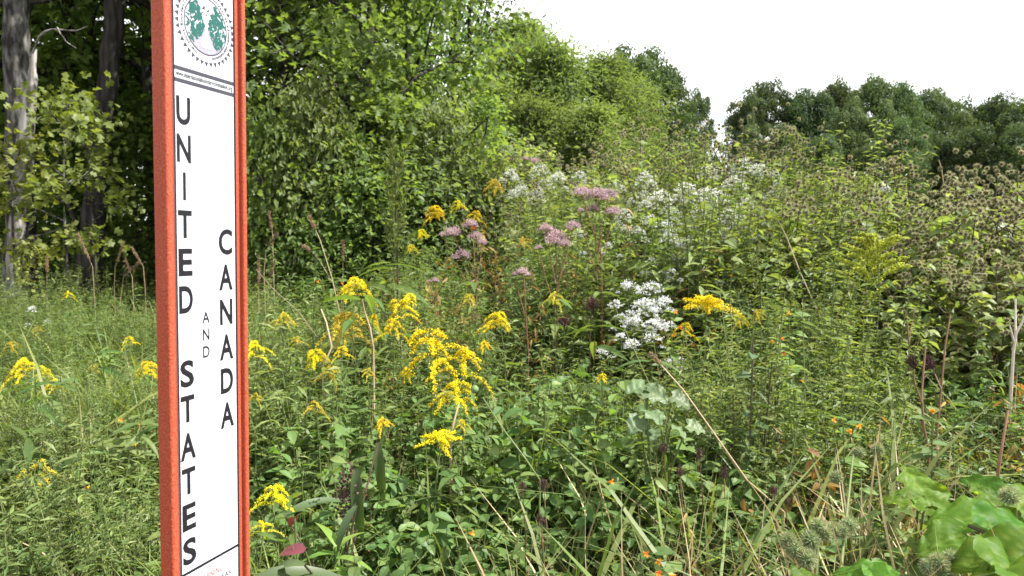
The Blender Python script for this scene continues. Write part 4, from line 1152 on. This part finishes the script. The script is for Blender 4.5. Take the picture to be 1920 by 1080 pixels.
scatter(g, FLORET, c + rng.normal(0, 1, (n, 3)) * np.array([.022, .02, .045]), rng.normal(0, 1, (n, 3)), rng.normal(0, 1, (n, 3)), .011, rng.uniform(0, 1, n))
g.build('seed_spike', [M['brownhead'], M['stem_red']], o)

# ---- jewelweed with orange flowers
def jewel_flower():
    g = G(); rng = np.random.default_rng(2)
    tube(g, np.array([(0, 0, 0), (0, .010, -.001), (0, .018, 0), (0, .021, 0)]), [.0015, .005, .007, .009], 7, .6)
    for a in (0, 2.1, 4.2):
        c, s = math.cos(a), math.sin(a)
        g.add([(0, .019, 0), (.012 * c - .007 * s, .026, .012 * s + .007 * c), (.016 * c, .024, .016 * s), (.012 * c + .007 * s, .026, .012 * s - .007 * c)], [(0, 1, 2), (0, 2, 3)], .9)
    return g.mesh('flower', M['orange'], True)


JF = jewel_flower()
JW_STEM = stem_mesh(131, M['stem'], .004, .06)
JW_FOL = [stem_leaves(133 + i, OVAL, 44, .2, 1.0, .075, M['jewel'], .3, 1, .3) for i in range(2)]


def jewelweed(Y, flowers, label):
    fx = sum(f[0] for f in flowers) / len(flowers); fy = min(f[1] for f in flowers)
    p = at(fx, fy - 8, Y); z0 = gz(p.x, Y); h = max(.2, p.z - z0)
    o = thing('jewelweed', label, 'wildflower', (p.x, Y, z0), 0, 'jewelweeds with orange flowers')
    link('stem', JW_STEM[0], o, None, None, (1, 1, h)); link('foliage', JW_FOL[len(label) % 2], o, None, (0, 0, len(label)), (1.2, 1.2, h), 'stuff')
    for (a, b_) in flowers:
        q = at(a, b_, Y - .06) - o.location
        link('flower', JF, o, q, (RNG.normal(0, .4), 0, math.pi + RNG.normal(0, .7)), .68)
        g = G(); s = Vector((0, 0, max(.05, q.z - .12))); tube(g, np.array([s, s.lerp(q, .6) + Vector((0, 0, .03)), q]), .0012, 3, .5); g.build('flower_stalk', M['stem'], o)


for Y, fl, lb in [
    (3.3, [(1262, 585), (1278, 612), (1258, 628)], 'jewelweed with orange flowers left of the broad yellow flat top'), (4.4, [(1367, 516), (1336, 553)], 'jewelweed with two orange flowers above the broad yellow flat top'),
    (3.2, [(1475, 664), (1466, 635), (1448, 640)], 'jewelweed with three orange flowers right of the flat top'), (3.6, [(1592, 605)], 'jewelweed with one orange flower under the greenish plume'),
    (2.9, [(1500, 714), (1474, 590)], 'jewelweed with orange flowers below the greenish plume'), (2.4, [(1558, 788), (1596, 806), (1610, 800)], 'jewelweed with orange flowers among the dry stalks'),
    (2.3, [(1752, 770)], 'jewelweed with one orange flower by the red brown stems'), (2.2, [(1140, 903)], 'low jewelweed with one bright orange flower in the front middle'),
    (1.95, [(1205, 1035), (1232, 1048)], 'low jewelweed with orange flowers near the bottom edge'), (1.8, [(1268, 1078), (1230, 1072)], 'low jewelweed cut by the bottom edge'),
    (2.1, [(878, 1000)], 'low jewelweed with one orange flower at bottom centre'), (3.0, [(228, 788), (256, 795)], 'jewelweed with two pale orange flowers left of the post'),
    (2.6, [(168, 910)], 'jewelweed with one dull orange flower at lower left'), (4.6, [(640, 530), (596, 528)], 'jewelweed with tiny orange flowers by the tall bent grass stem')]:
    jewelweed(Y, fl, lb)
g = thing('buttercup', 'single round yellow flower left of the post', 'wildflower', tuple(at(268, 830, 2.7).xy) + (gz(*at(268, 830, 2.7).xy),))
q = at(268, 829, 2.7) - g.location
link('stem', JW_STEM[0], g, None, None, (.5, .5, q.z))
link('flower', GR_FLAT[0], g, (JW_STEM[1][0] * .5, JW_STEM[1][1] * .5, q.z), None, .12)

# ---- tall lettuce stalk, dark stemmed plant, stalks and grasses
p = at(740, 300, 4.4); z0 = gz(p.x, 4.4); h = p.z - z0
o = thing('tall_lettuce', 'tall slender lettuce stalk with upright green branches before the shrubs', 'wild plant', (p.x, 4.4, z0))
g = G(); tube(g, np.array([(0, 0, 0), (.01, 0, h * .5), (0, 0, h)]), [.009, .008, .003], 6, .3); g.build('stem', M['stem_dark'], o, True)
rng = np.random.default_rng(8); g = G()
for k in range(16):
    f = .62 + .38 * k / 16; az = k * 2.4; L = .21 * (1.5 - f)
    s = np.array([0, 0, h * f]); e = s + np.array([math.cos(az) * L * .55, math.sin(az) * L * .55, L * 1.3])
    tube(g, np.stack([s, (s + e) / 2 + (e - s) * np.array([.25, .25, -.1]), e]), [.0025, .002, .001], 4, .5)
    n = 40; t = rng.uniform(.2, 1, n)[:, None]
    scatter(g, SLIM, s + (e - s) * t, np.array([0, 0, 1.]) + rng.normal(0, .5, (n, 3)), rng.normal(0, 1, (n, 3)), .05, rng.uniform(0, 1, n), 1)
g.build('branches', [M['stem'], M['herb_light']], o)
leaf_children(o, LANCE_LEAF, RNG, 26, h * .15, h * .85, .14, .4)

p = at(1412, 640, 2.6); z0 = gz(p.x, 2.6); h = p.z - z0
o = thing('dark_figwort', 'plant with dark upright stems and dark green leaves right of the mallow', 'wild plant', (p.x, 2.6, z0))
for dx, dy, k in ((0, 0, 1), (.05, .04, .92), (-.03, .05, .8)):
    g = G(); tube(g, np.array([(dx, dy, 0), (dx * 1.2, dy, h * .5 * k), (dx * 1.8, dy, h * k)]), [.006, .005, .003], 6, .4); g.build('stem', M['stem_dark'], o, True)
DL = [single_leaf(OVAL, M['herb_dark'], t) for t in (.3, .9)] + [single_leaf(LANCE, M['herb_dark'], .6)]
leaf_children(o, DL, RNG, 30, h * .25, h * .98, .12, .35)


def stalks(name, label, lines, mat, r=.003, head=None, group=None, cat='dry stalk'):
    b_ = at(*lines[0][0]); o = thing(name, label, cat, (b_.x, b_.y, gz(b_.x, b_.y)), 0, group)
    for k, L in enumerate(lines):
        P = np.array([at(*q) for q in L])
        if k == 0:
            P = np.concatenate([[[P[0][0], P[0][1], gz(P[0][0], P[0][1])]], P])
        g = G(); tube(g, P - np.array(o.location), np.linspace(r, r * .6, len(P)) * (1 if k == 0 else .75), 5, RNG.uniform(.2, .8)); g.build('stem' if k == 0 else 'branch', M[mat], o, True)
    if head:
        Lh, wd, hm, fs = head
        e = np.array(P[-1]) - np.array(o.location); d = unit(np.array(P[-1]) - np.array(P[-2])); n = 150
        t = RNG.uniform(0, 1, n)
        prof = np.sin(np.pi * np.clip(t * .9 + .05, 0, 1)) ** .5
        g = G(); scatter(g, SLIM, e + d * (t * Lh)[:, None] + RNG.normal(0, 1, (n, 3)) * (wd * prof)[:, None], d + RNG.normal(0, .35, (n, 3)), RNG.normal(0, 1, (n, 3)), fs, RNG.uniform(0, 1, n))
        g.build('seed_head', M[hm], o)
    return o


stalks('grass_stalk', 'long pale bent grass stalk slanting over the mallow', [[(1470, 960, 2.2), (1400, 900, 2.2), (1330, 800, 2.25), (1280, 730, 2.3), (1240, 685, 2.35)]], 'stem_tan', .0035, (.05, .003, 'tanhead', .015))
stalks('grass_stalk', 'tall thin grass stalk with narrow head leaning left before the shrubs', [[(640, 600, 4.3), (622, 520, 4.3), (600, 450, 4.3), (592, 432, 4.3)]], 'stem_tan', .004, (.09, .004, 'tanhead', .02))
stalks('grass_stalk', 'shorter grass stalk with curved tan head left of the tall thin one', [[(640, 560, 4.4), (606, 500, 4.4), (590, 475, 4.4), (582, 470, 4.4)]], 'stem_tan', .003, (.05, .005, 'tanhead', .02))
stalks('grass_stalk', 'pale grass stalk falling diagonally from the post edge', [[(600, 640, 4.2), (560, 585, 4.2), (510, 540, 4.2), (480, 505, 4.2)]], 'stem_tan', .003)
stalks('dead_stalk', 'left of the two thick tan dry stems among the goldenrods', [[(605, 690, 3.2), (622, 650, 3.2), (612, 605, 3.25), (602, 580, 3.3)]], 'stem_tan', .0055)
stalks('dead_stalk', 'right of the two thick tan dry stems among the goldenrods', [[(700, 650, 3.3), (694, 615, 3.35), (684, 585, 3.4), (679, 562, 3.4)]], 'stem_tan', .0055)
stalks('dead_stalk', 'short thick tan dry stem below the drooping goldenrod', [[(845, 830, 2.5), (850, 795, 2.5), (860, 758, 2.55)]], 'stem_tan', .006)
stalks('bare_stem', 'bare brown stem with withered black leaf under the tallest pink flower', [[(1106, 690, 4.2), (1106, 640, 4.2), (1110, 580, 4.2)]], 'stem_dark', .006, (.02, .014, 'brownhead', .05))
stalks('bare_stem', 'bare dark stem with withered leaf under the second pink flower', [[(1056, 690, 4.0), (1056, 660, 4.0), (1058, 610, 4.0)]], 'stem_dark', .005, (.02, .010, 'brownhead', .04))
stalks('bare_stem', 'long green diagonal stem crossing the front below the green ball fruit', [[(1012, 900, 2.2), (985, 860, 2.2), (940, 800, 2.3), (905, 745, 2.4)]], 'stem', .004)
stalks('dead_branch', 'bleached white forked dead stem at the right edge', [[(1896, 730, 3.2), (1900, 660, 3.2), (1905, 625, 3.2), (1925, 590, 3.2)], [(1902, 645, 3.2), (1893, 610, 3.2)], [(1904, 640, 3.2), (1904, 560, 3.25)]], 'stem_white', .008)
stalks('dead_branch', 'thin grey dead stem with hooked tip in the dark gap', [[(1705, 690, 3.4), (1704, 640, 3.4), (1700, 590, 3.45), (1692, 575, 3.45)], [(1704, 640, 3.4), (1716, 575, 3.5)], [(1705, 655, 3.4), (1722, 640, 3.4), (1740, 612, 3.4)]], 'stem_red', .005)
stalks('red_stem', 'red brown dock stalk standing between plume and bleached stem', [[(1742, 850, 2.5), (1732, 800, 2.5), (1728, 740, 2.55), (1735, 650, 2.6)], [(1730, 760, 2.5), (1715, 720, 2.5), (1712, 690, 2.5)]], 'stem_red', .006, (.03, .008, 'brownhead', .02))
stalks('red_stem', 'taller red brown stalk right of the other red brown one', [[(1752, 860, 2.5), (1762, 760, 2.55), (1772, 650, 2.6), (1782, 590, 2.65)], [(1765, 730, 2.55), (1748, 690, 2.6)]], 'stem_red', .005, (.03, .008, 'brownhead', .02))
stalks('red_stem', 'short red stem near the right edge above the broad burdock', [[(1872, 880, 2.1), (1878, 840, 2.1), (1890, 770, 2.15)]], 'stem_red', .006)
stalks('dead_branch', 'pale thin dead stem slanting across the far burdock right', [[(1775, 390, 5.4), (1770, 350, 5.4), (1765, 315, 5.4), (1760, 300, 5.4)]], 'stem_tan', .006)
stalks('grass_stalk', 'tan stalk slanting up left through the burdock thicket', [[(1540, 600, 4.0), (1500, 510, 4.1), (1475, 445, 4.2), (1460, 415, 4.2)]], 'stem_tan', .004)
for i, (px, py, Y, L, w) in enumerate([(176, 500, 7.0, .42, 'tallest tan seed spike left of the post'), (214, 500, 7.0, .30, 'second tan seed spike left of the post'), (226, 520, 6.8, .22, 'leaning tan seed spike near the second one'),
                                       (88, 520, 7.0, .22, 'short tan seed spike by the snag'), (250, 520, 6.6, .20, 'small tan seed spike nearer the post'), (272, 500, 6.6, .22, 'tan seed spike close to the left rib of the post'),
                                       (485, 545, 5.5, .33, 'tan seed spike close to the right edge of the post'), (502, 530, 5.8, .22, 'short tan seed spike right of the post edge'), (512, 440, 6.2, .22, 'highest tan seed spike right of the post'),
                                       (643, 500, 6.0, .25, 'tan seed spike in front of the dark hollow under the maples'), (495, 470, 6.0, .18, 'pale tan seed spike between the other two by the post')]):
    lean = (-6, 5, 14, 0, -5, -8, 0, 4, -2, 0, 9)[i]
    stalks('seed_spike_grass', w, [[(px, py + 40, Y), (px + lean * .4, py, Y), (px + lean, py - 8, Y)]], 'stem_tan', .003, (L * .72, .0045, 'tanhead', .026), 'tan seed spikes', 'grass stalk')
for i, (px, py, Y, w) in enumerate([(1245, 838, 2.3, 'left of the pair below the mallow'), (1312, 850, 2.3, 'right of the pair below the mallow'), (1357, 885, 2.2, 'left of the dark stemmed plant foot'), (1452, 920, 2.1, 'upper of two by the dry stalks'),
                                    (1474, 935, 2.1, 'lower of two by the dry stalks'), (1020, 908, 2.15, 'right in the front middle'), (980, 912, 2.15, 'left in the front middle'), (1015, 975, 2.0, 'low in the front middle'), (1275, 882, 2.2, 'between the pair and the bottom edge')]):
    stalks('brown_clover', 'dark brown clover like seed head ' + w, [[(px + 6, py + 90, Y), (px + 2, py + 40, Y), (px, py + 10, Y)]], 'stem_red', .0025, (.024, .007, 'brownhead', .010), 'brown seed heads', 'seed head')

# dry tangle in the lower right, green blades tuft in the middle
def blade_tuft(name, label, px, py, Y, n, L, w, mat, bend=(.2, .8), rad=.06, cat='grass tuft'):
    p = at(px, py, Y); rng = np.random.default_rng(int(px))
    o = thing(name, label, cat, (p.x, Y, gz(p.x, Y)))
    for k in range(n):
        g = G(); a = rng.uniform(0, 6.28); r_ = rad * math.sqrt(rng.random())
        blades(g, rng, np.array([[r_ * math.cos(a), r_ * math.sin(a), 0]]), L * rng.uniform(.7, 1.15), w * rng.uniform(.8, 1.2), rng.uniform(*bend), 0, 7)
        g.build('blade', M[mat], o)


blade_tuft('grass_tuft', 'tuft of long broad green grass blades below the leafless stem', 985, 760, 2.7, 22, 1.15, .018, 'grass')
blade_tuft('grass_tuft', 'tuft of green grass blades in the front middle', 830, 960, 2.2, 18, .85, .010, 'grass')
blade_tuft('grass_tuft', 'tuft of grass blades left of the dry stalk tangle', 1480, 900, 2.3, 16, .85, .010, 'grass')
blade_tuft('dry_grass_tuft', 'pale dry broken stalks fanning up beside the lobed burdock leaf', 1660, 960, 2.05, 26, .95, .008, 'grass_dry', (.1, .6), .10, 'dry grass')
blade_tuft('dry_grass_tuft', 'tan dry grass tangle at the foot of the dark stemmed plant', 1400, 950, 2.2, 24, .75, .007, 'grass_dry', (.3, 1.0), .14, 'dry grass')
blade_tuft('dry_grass_tuft', 'dry grass tangle near the bottom edge right of the jewelweed', 1440, 1040, 1.9, 24, .62, .007, 'grass_dry', (.3, 1.0), .14, 'dry grass')

o = thing('green_fruit', 'small round green ball fruit beside the drooping goldenrod', 'fruit', at(890, 730, 2.6))
import bmesh
bm = bmesh.new(); bmesh.ops.create_uvsphere(bm, u_segments=16, v_segments=10, radius=.0155)
me = bpy.data.meshes.new('ball'); bm.to_mesh(me); bm.free(); me.materials.append(M['fruit'])
for p_ in me.polygons: p_.use_smooth = True
link('ball', me, o)
g = G(); tube(g, np.array([(0, 0, .014), (.004, 0, .03), (-.01, .01, .05), (-.04, .03, .07)]), .0012, 4, .5); g.build('stalk', M['stem'], o)

# ------------------------------------------------------------------ ground cover nobody could count (geometry nodes)
LIB = bpy.data.collections.new('clump_library')


def lib(name, g, mats):
    o = bpy.data.objects.new(name, g.mesh(name, mats)); return o


def herb_clump(seed, T, nst, h, nleaf, ls, spread, up=.35, droop=.3, z0=.2, taper=.35):
    rng = np.random.default_rng(seed); g = G()
    for s in range(nst):
        a = rng.uniform(0, 6.28); r = spread * math.sqrt(rng.random()); hh = h * rng.uniform(.7, 1.1)
        base = np.array([r * math.cos(a), r * math.sin(a), 0]); tip = base + np.array([rng.normal(0, .12) * hh, rng.normal(0, .12) * hh, hh])
        tube(g, np.stack([base, (base + tip) / 2 + rng.normal(0, .02, 3), tip]), [.0022, .0018, .001], 3, rng.uniform(0, .5), 1)
        n = nleaf; f = np.sort(rng.uniform(z0, 1, n)); az = np.arange(n) * 2.399 + rng.normal(0, .4, n)
        d = np.stack([np.cos(az), np.sin(az), up - droop * rng.uniform(0, 2, n)], 1)
        scatter(g, T, base + (tip - base) * f[:, None], d, np.array([0, 0, 1.]) + rng.normal(0, .35, (n, 3)), ls * (1.1 - taper * f) * rng.uniform(.6, 1.2, n), np.clip(rng.normal(rng.uniform(.3, .7), .25, n), 0, 1))
    return g


def grass_clump(seed, n, L, w, bend, rad):
    rng = np.random.default_rng(seed); g = G(); a = rng.uniform(0, 6.28, n); r = rad * np.sqrt(rng.random(n))
    blades(g, rng, np.stack([r * np.cos(a), r * np.sin(a), 0 * a], 1), L * rng.uniform(.55, 1.15, n), w * rng.uniform(.6, 1.3, n), rng.uniform(bend[0], bend[1], n))
    return g


def scatter_stuff(name, label, cat, protos, pos, scale, rng, tilt=.12):
    coll = bpy.data.collections.new(name + '_library')
    for i, o in enumerate(protos):
        o.name = '%s_%02d' % (name, i); coll.objects.link(o)
    me = bpy.data.meshes.new(name); n = len(pos)
    me.vertices.add(n); me.vertices.foreach_set('co', pos.astype(np.float32).ravel())
    rot = np.stack([rng.normal(0, tilt, n), rng.normal(0, tilt, n), rng.uniform(0, 6.28, n)], 1).astype(np.float32)
    a = me.attributes.new('turn', 'FLOAT_VECTOR', 'POINT'); a.data.foreach_set('vector', rot.ravel())
    a = me.attributes.new('size', 'FLOAT', 'POINT'); a.data.foreach_set('value', scale.astype(np.float32))
    a = me.attributes.new('pick', 'INT', 'POINT'); a.data.foreach_set('value', rng.integers(0, len(protos), n).astype(np.int32))
    o = link(name, me); tag(o, label, cat, None, 'stuff')
    ng = bpy.data.node_groups.new(name, 'GeometryNodeTree')
    ng.interface.new_socket('Geometry', in_out='INPUT', socket_type='NodeSocketGeometry')
    ng.interface.new_socket('Geometry', in_out='OUTPUT', socket_type='NodeSocketGeometry')
    N, L = ng.nodes, ng.links
    gi, go = N.new('NodeGroupInput'), N.new('NodeGroupOutput')
    ci = N.new('GeometryNodeCollectionInfo'); ci.inputs['Collection'].default_value = coll
    ci.inputs['Separate Children'].default_value = True; ci.inputs['Reset Children'].default_value = True
    ip = N.new('GeometryNodeInstanceOnPoints'); ip.inputs['Pick Instance'].default_value = True
    def attr(nm, ty):
        x = N.new('GeometryNodeInputNamedAttribute'); x.data_type = ty; x.inputs['Name'].default_value = nm
        return next(s for s in x.outputs if s.enabled and s.name == 'Attribute')
    e2r = N.new('FunctionNodeEulerToRotation')
    L.new(attr('turn', 'FLOAT_VECTOR'), e2r.inputs[0])
    L.new(gi.outputs[0], ip.inputs['Points']); L.new(ci.outputs[0], ip.inputs['Instance'])
    L.new(attr('pick', 'INT'), ip.inputs['Instance Index']); L.new(e2r.outputs[0], ip.inputs['Rotation']); L.new(attr('size', 'FLOAT'), ip.inputs['Scale'])
    L.new(ip.outputs[0], go.inputs[0])
    md = o.modifiers.new('scatter', 'NODES'); md.node_group = ng
    return o


RS = np.random.default_rng(77)


def cover(n, u0, u1, y0, y1, power=1.0):
    """Random meadow points in a sector seen from the field edge: u = x / y."""
    y = y0 + (y1 - y0) * RS.random(n) ** power
    u = RS.uniform(u0, u1, n)
    x = u * y
    return x, y


def pts(x, y):
    return np.stack([x, y, ground_z(x, y) - .01], 1)


def stuff(name, label, cat, protos, areas, tilt=.12):
    global RS
    RS = np.random.default_rng(hash_seed(name))
    P, S = [], []
    wave = [(RS.normal(0, 2.2, 2), RS.uniform(0, 6.28)) for _ in range(6)]
    def patch(x, y):                     # species grow in patches about half a metre wide
        v = sum(np.sin(k[0] * x + k[1] * y + f) for k, f in wave)
        return np.clip(.5 + v / 4.2, 0, 1)
    for (n, u0, u1, y0, y1, s0, s1) in areas:
        x, y = cover(n, u0, u1, y0, y1)
        d = np.hypot(x + .352, y - .797)
        q = patch(x, y) if name != 'burdock_leaves' else np.full(n, .6)
        ok = (d > .25) & (RS.random(n) < .25 + 1.1 * q)
        x, y, q = x[ok], y[ok], q[ok]
        P.append(pts(x, y)); S.append(RS.uniform(s0, s1, len(x)) * (.78 + .5 * q))
    return scatter_stuff(name, label, cat, protos, np.concatenate(P), np.concatenate(S), RS, tilt)


# areas: (count, x/y from, to, distance from, to, scale from, to)
stuff('meadow_grass', 'green meadow grass between the wild plants', 'grass', [lib('g', grass_clump(300 + i, 26, .62, .009, (.25, 1.0), .10), [M['grass']]) for i in range(4)],
      [(1690, -.95, -.30, 1.1, 3.2, .65, 1.05), (1690, -.9, -.25, 3.0, 9.0, .75, 1.2), (1170, -.35, .6, 1.2, 3.0, .5, .95), (546, -.3, .6, 3.0, 6.0, .8, 1.2), (338, .5, .95, 1.2, 5.0, .6, 1.0)])
stuff('lanceolate_herbs', 'dense narrow leaved green herbs filling the meadow', 'wild plants', [lib('h', herb_clump(310 + i, (LANCE, LANCE_S, LANCE, SLIM, OVAL)[i], (7, 6, 5, 9, 5)[i], (.62, .7, .5, .66, .5)[i], (20, 24, 15, 40, 16)[i], (.08, .055, .125, .06, .06)[i], .10), [M['herb'], M['stem']]) for i in range(5)],
      [(546, -.95, -.30, 1.2, 4.5, .5, .9), (598, -.9, -.25, 4.0, 9.0, .7, 1.05), (390, -.35, .35, 2.0, 4.6, .75, 1.15), (624, -.3, .30, 4.0, 9.0, 1.2, 1.75), (208, .3, .9, 2.2, 4.0, .8, 1.2)])
stuff('pale_herbs', 'pale yellowish green leafy herbs among the meadow plants', 'wild plants', [lib('h', herb_clump(330 + i, (LANCE_S, SLIM, OVAL_S, SLIM)[i], (7, 10, 6, 12)[i], (.6, .66, .5, .7)[i], (26, 46, 24, 60)[i], (.06, .045, .05, .035)[i], .10), [M['herb_light'], M['stem']]) for i in range(4)],
      [(330, -.88, -.30, 5.2, 8.8, .8, 1.3), (546, -.95, -.28, 1.6, 8.0, .55, 1.0), (390, -.3, .5, 2.6, 6.0, .9, 1.5), (676, .02, .5, 4.6, 9.5, 1.5, 2.3), (260, .1, .55, 2.6, 4.2, .65, 1.1)])
stuff('jewelweed_leaves', 'soft oval leaved jewelweed foliage', 'wild plants', [lib('h', herb_clump(350 + i, OVAL, 6, .55, 18, .062, .12, .25, .35), [M['jewel'], M['stem']]) for i in range(4)],
      [(338, -.9, -.3, 1.3, 5.0, .5, .95), (832, -.3, .6, 1.3, 2.6, .5, 1.0), (546, .1, .62, 2.3, 4.3, .7, 1.1), (208, -.3, .1, 2.5, 5.0, .8, 1.3)])
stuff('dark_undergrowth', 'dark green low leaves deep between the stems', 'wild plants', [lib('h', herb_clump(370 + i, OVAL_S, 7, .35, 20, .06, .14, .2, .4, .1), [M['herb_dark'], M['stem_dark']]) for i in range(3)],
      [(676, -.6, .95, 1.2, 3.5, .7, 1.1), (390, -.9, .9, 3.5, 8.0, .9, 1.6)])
stuff('burdock_leaves', 'broad burdock leaves inside the thicket', 'wild plants', [lib('h', herb_clump(390 + i, HEART, 5, 1.0, 24, .078, .16, .25, .4, .25), [M['burdock'], M['stem_red']]) for i in range(4)],
      [(390, .30, .95, 4.5, 8.0, 1.0, 1.52), (143, .05, .32, 6.6, 9.5, 1.1, 1.6), (143, .52, .95, 3.9, 4.8, .8, 1.15)])
stuff('dry_grass', 'thin tan dry stems scattered through the meadow', 'dry grass', [lib('g', grass_clump(400 + i, 9, .6, .005, (.05, .9), .12), [M['grass_dry']]) for i in range(3)],
      [(117, -.95, -.28, 1.4, 8.0, .6, 1.1), (299, -.25, .5, 1.3, 3.0, .7, 1.2), (78, -.3, .5, 3.0, 8.0, .9, 1.5), (300, .36, .9, 1.4, 3.4, .8, 1.35), (78, .4, .9, 3.8, 7.0, 1.5, 2.4)], .3)
stuff('withered_leaves', 'withered yellow and brown leaves on fading herbs', 'dry plants', [lib('h', herb_clump(420 + i, (LANCE, OVAL)[i % 2], 4, .55, 16, .045, .12, .0, .6), [M['withered'], M['stem_dark']]) for i in range(3)],
      [(70, -.9, -.28, 1.4, 8.0, .6, 1.1), (110, -.25, .45, 1.3, 4.0, .6, 1.1), (60, .4, .9, 2.2, 3.6, .7, 1.2), (70, -.2, .9, 4.5, 8.0, 1.4, 2.2)], .3)
stuff('coarse_herbs', 'coarse broad leaved herbs standing between the finer meadow plants', 'wild plants', [lib('h', herb_clump(440 + i, (LANCE, OVAL, LANCE)[i], 2, .6, 11, (.17, .11, .14)[i], .06, .35, .35), [(M['herb'], M['herb_light'], M['jewel'])[i], M['stem']]) for i in range(3)],
      [(70, -.9, -.3, 1.6, 6.0, .7, 1.2), (110, -.3, .5, 1.5, 3.2, .6, 1.05), (80, -.3, .4, 3.0, 6.0, 1.0, 1.6), (60, .4, .9, 1.8, 4.0, .7, 1.2)], .2)
stuff('long_grass', 'long bright grass blades bending through the meadow', 'grass', [lib('g', grass_clump(460 + i, 12, .95, .013, (.25, .9), .07), [M['grass']]) for i in range(3)],
      [(120, -.9, -.3, 1.5, 6.0, .7, 1.0), (105, -.3, .5, 1.5, 4.5, .65, 1.1), (70, .4, .9, 1.6, 4.5, .7, 1.05)], .15)
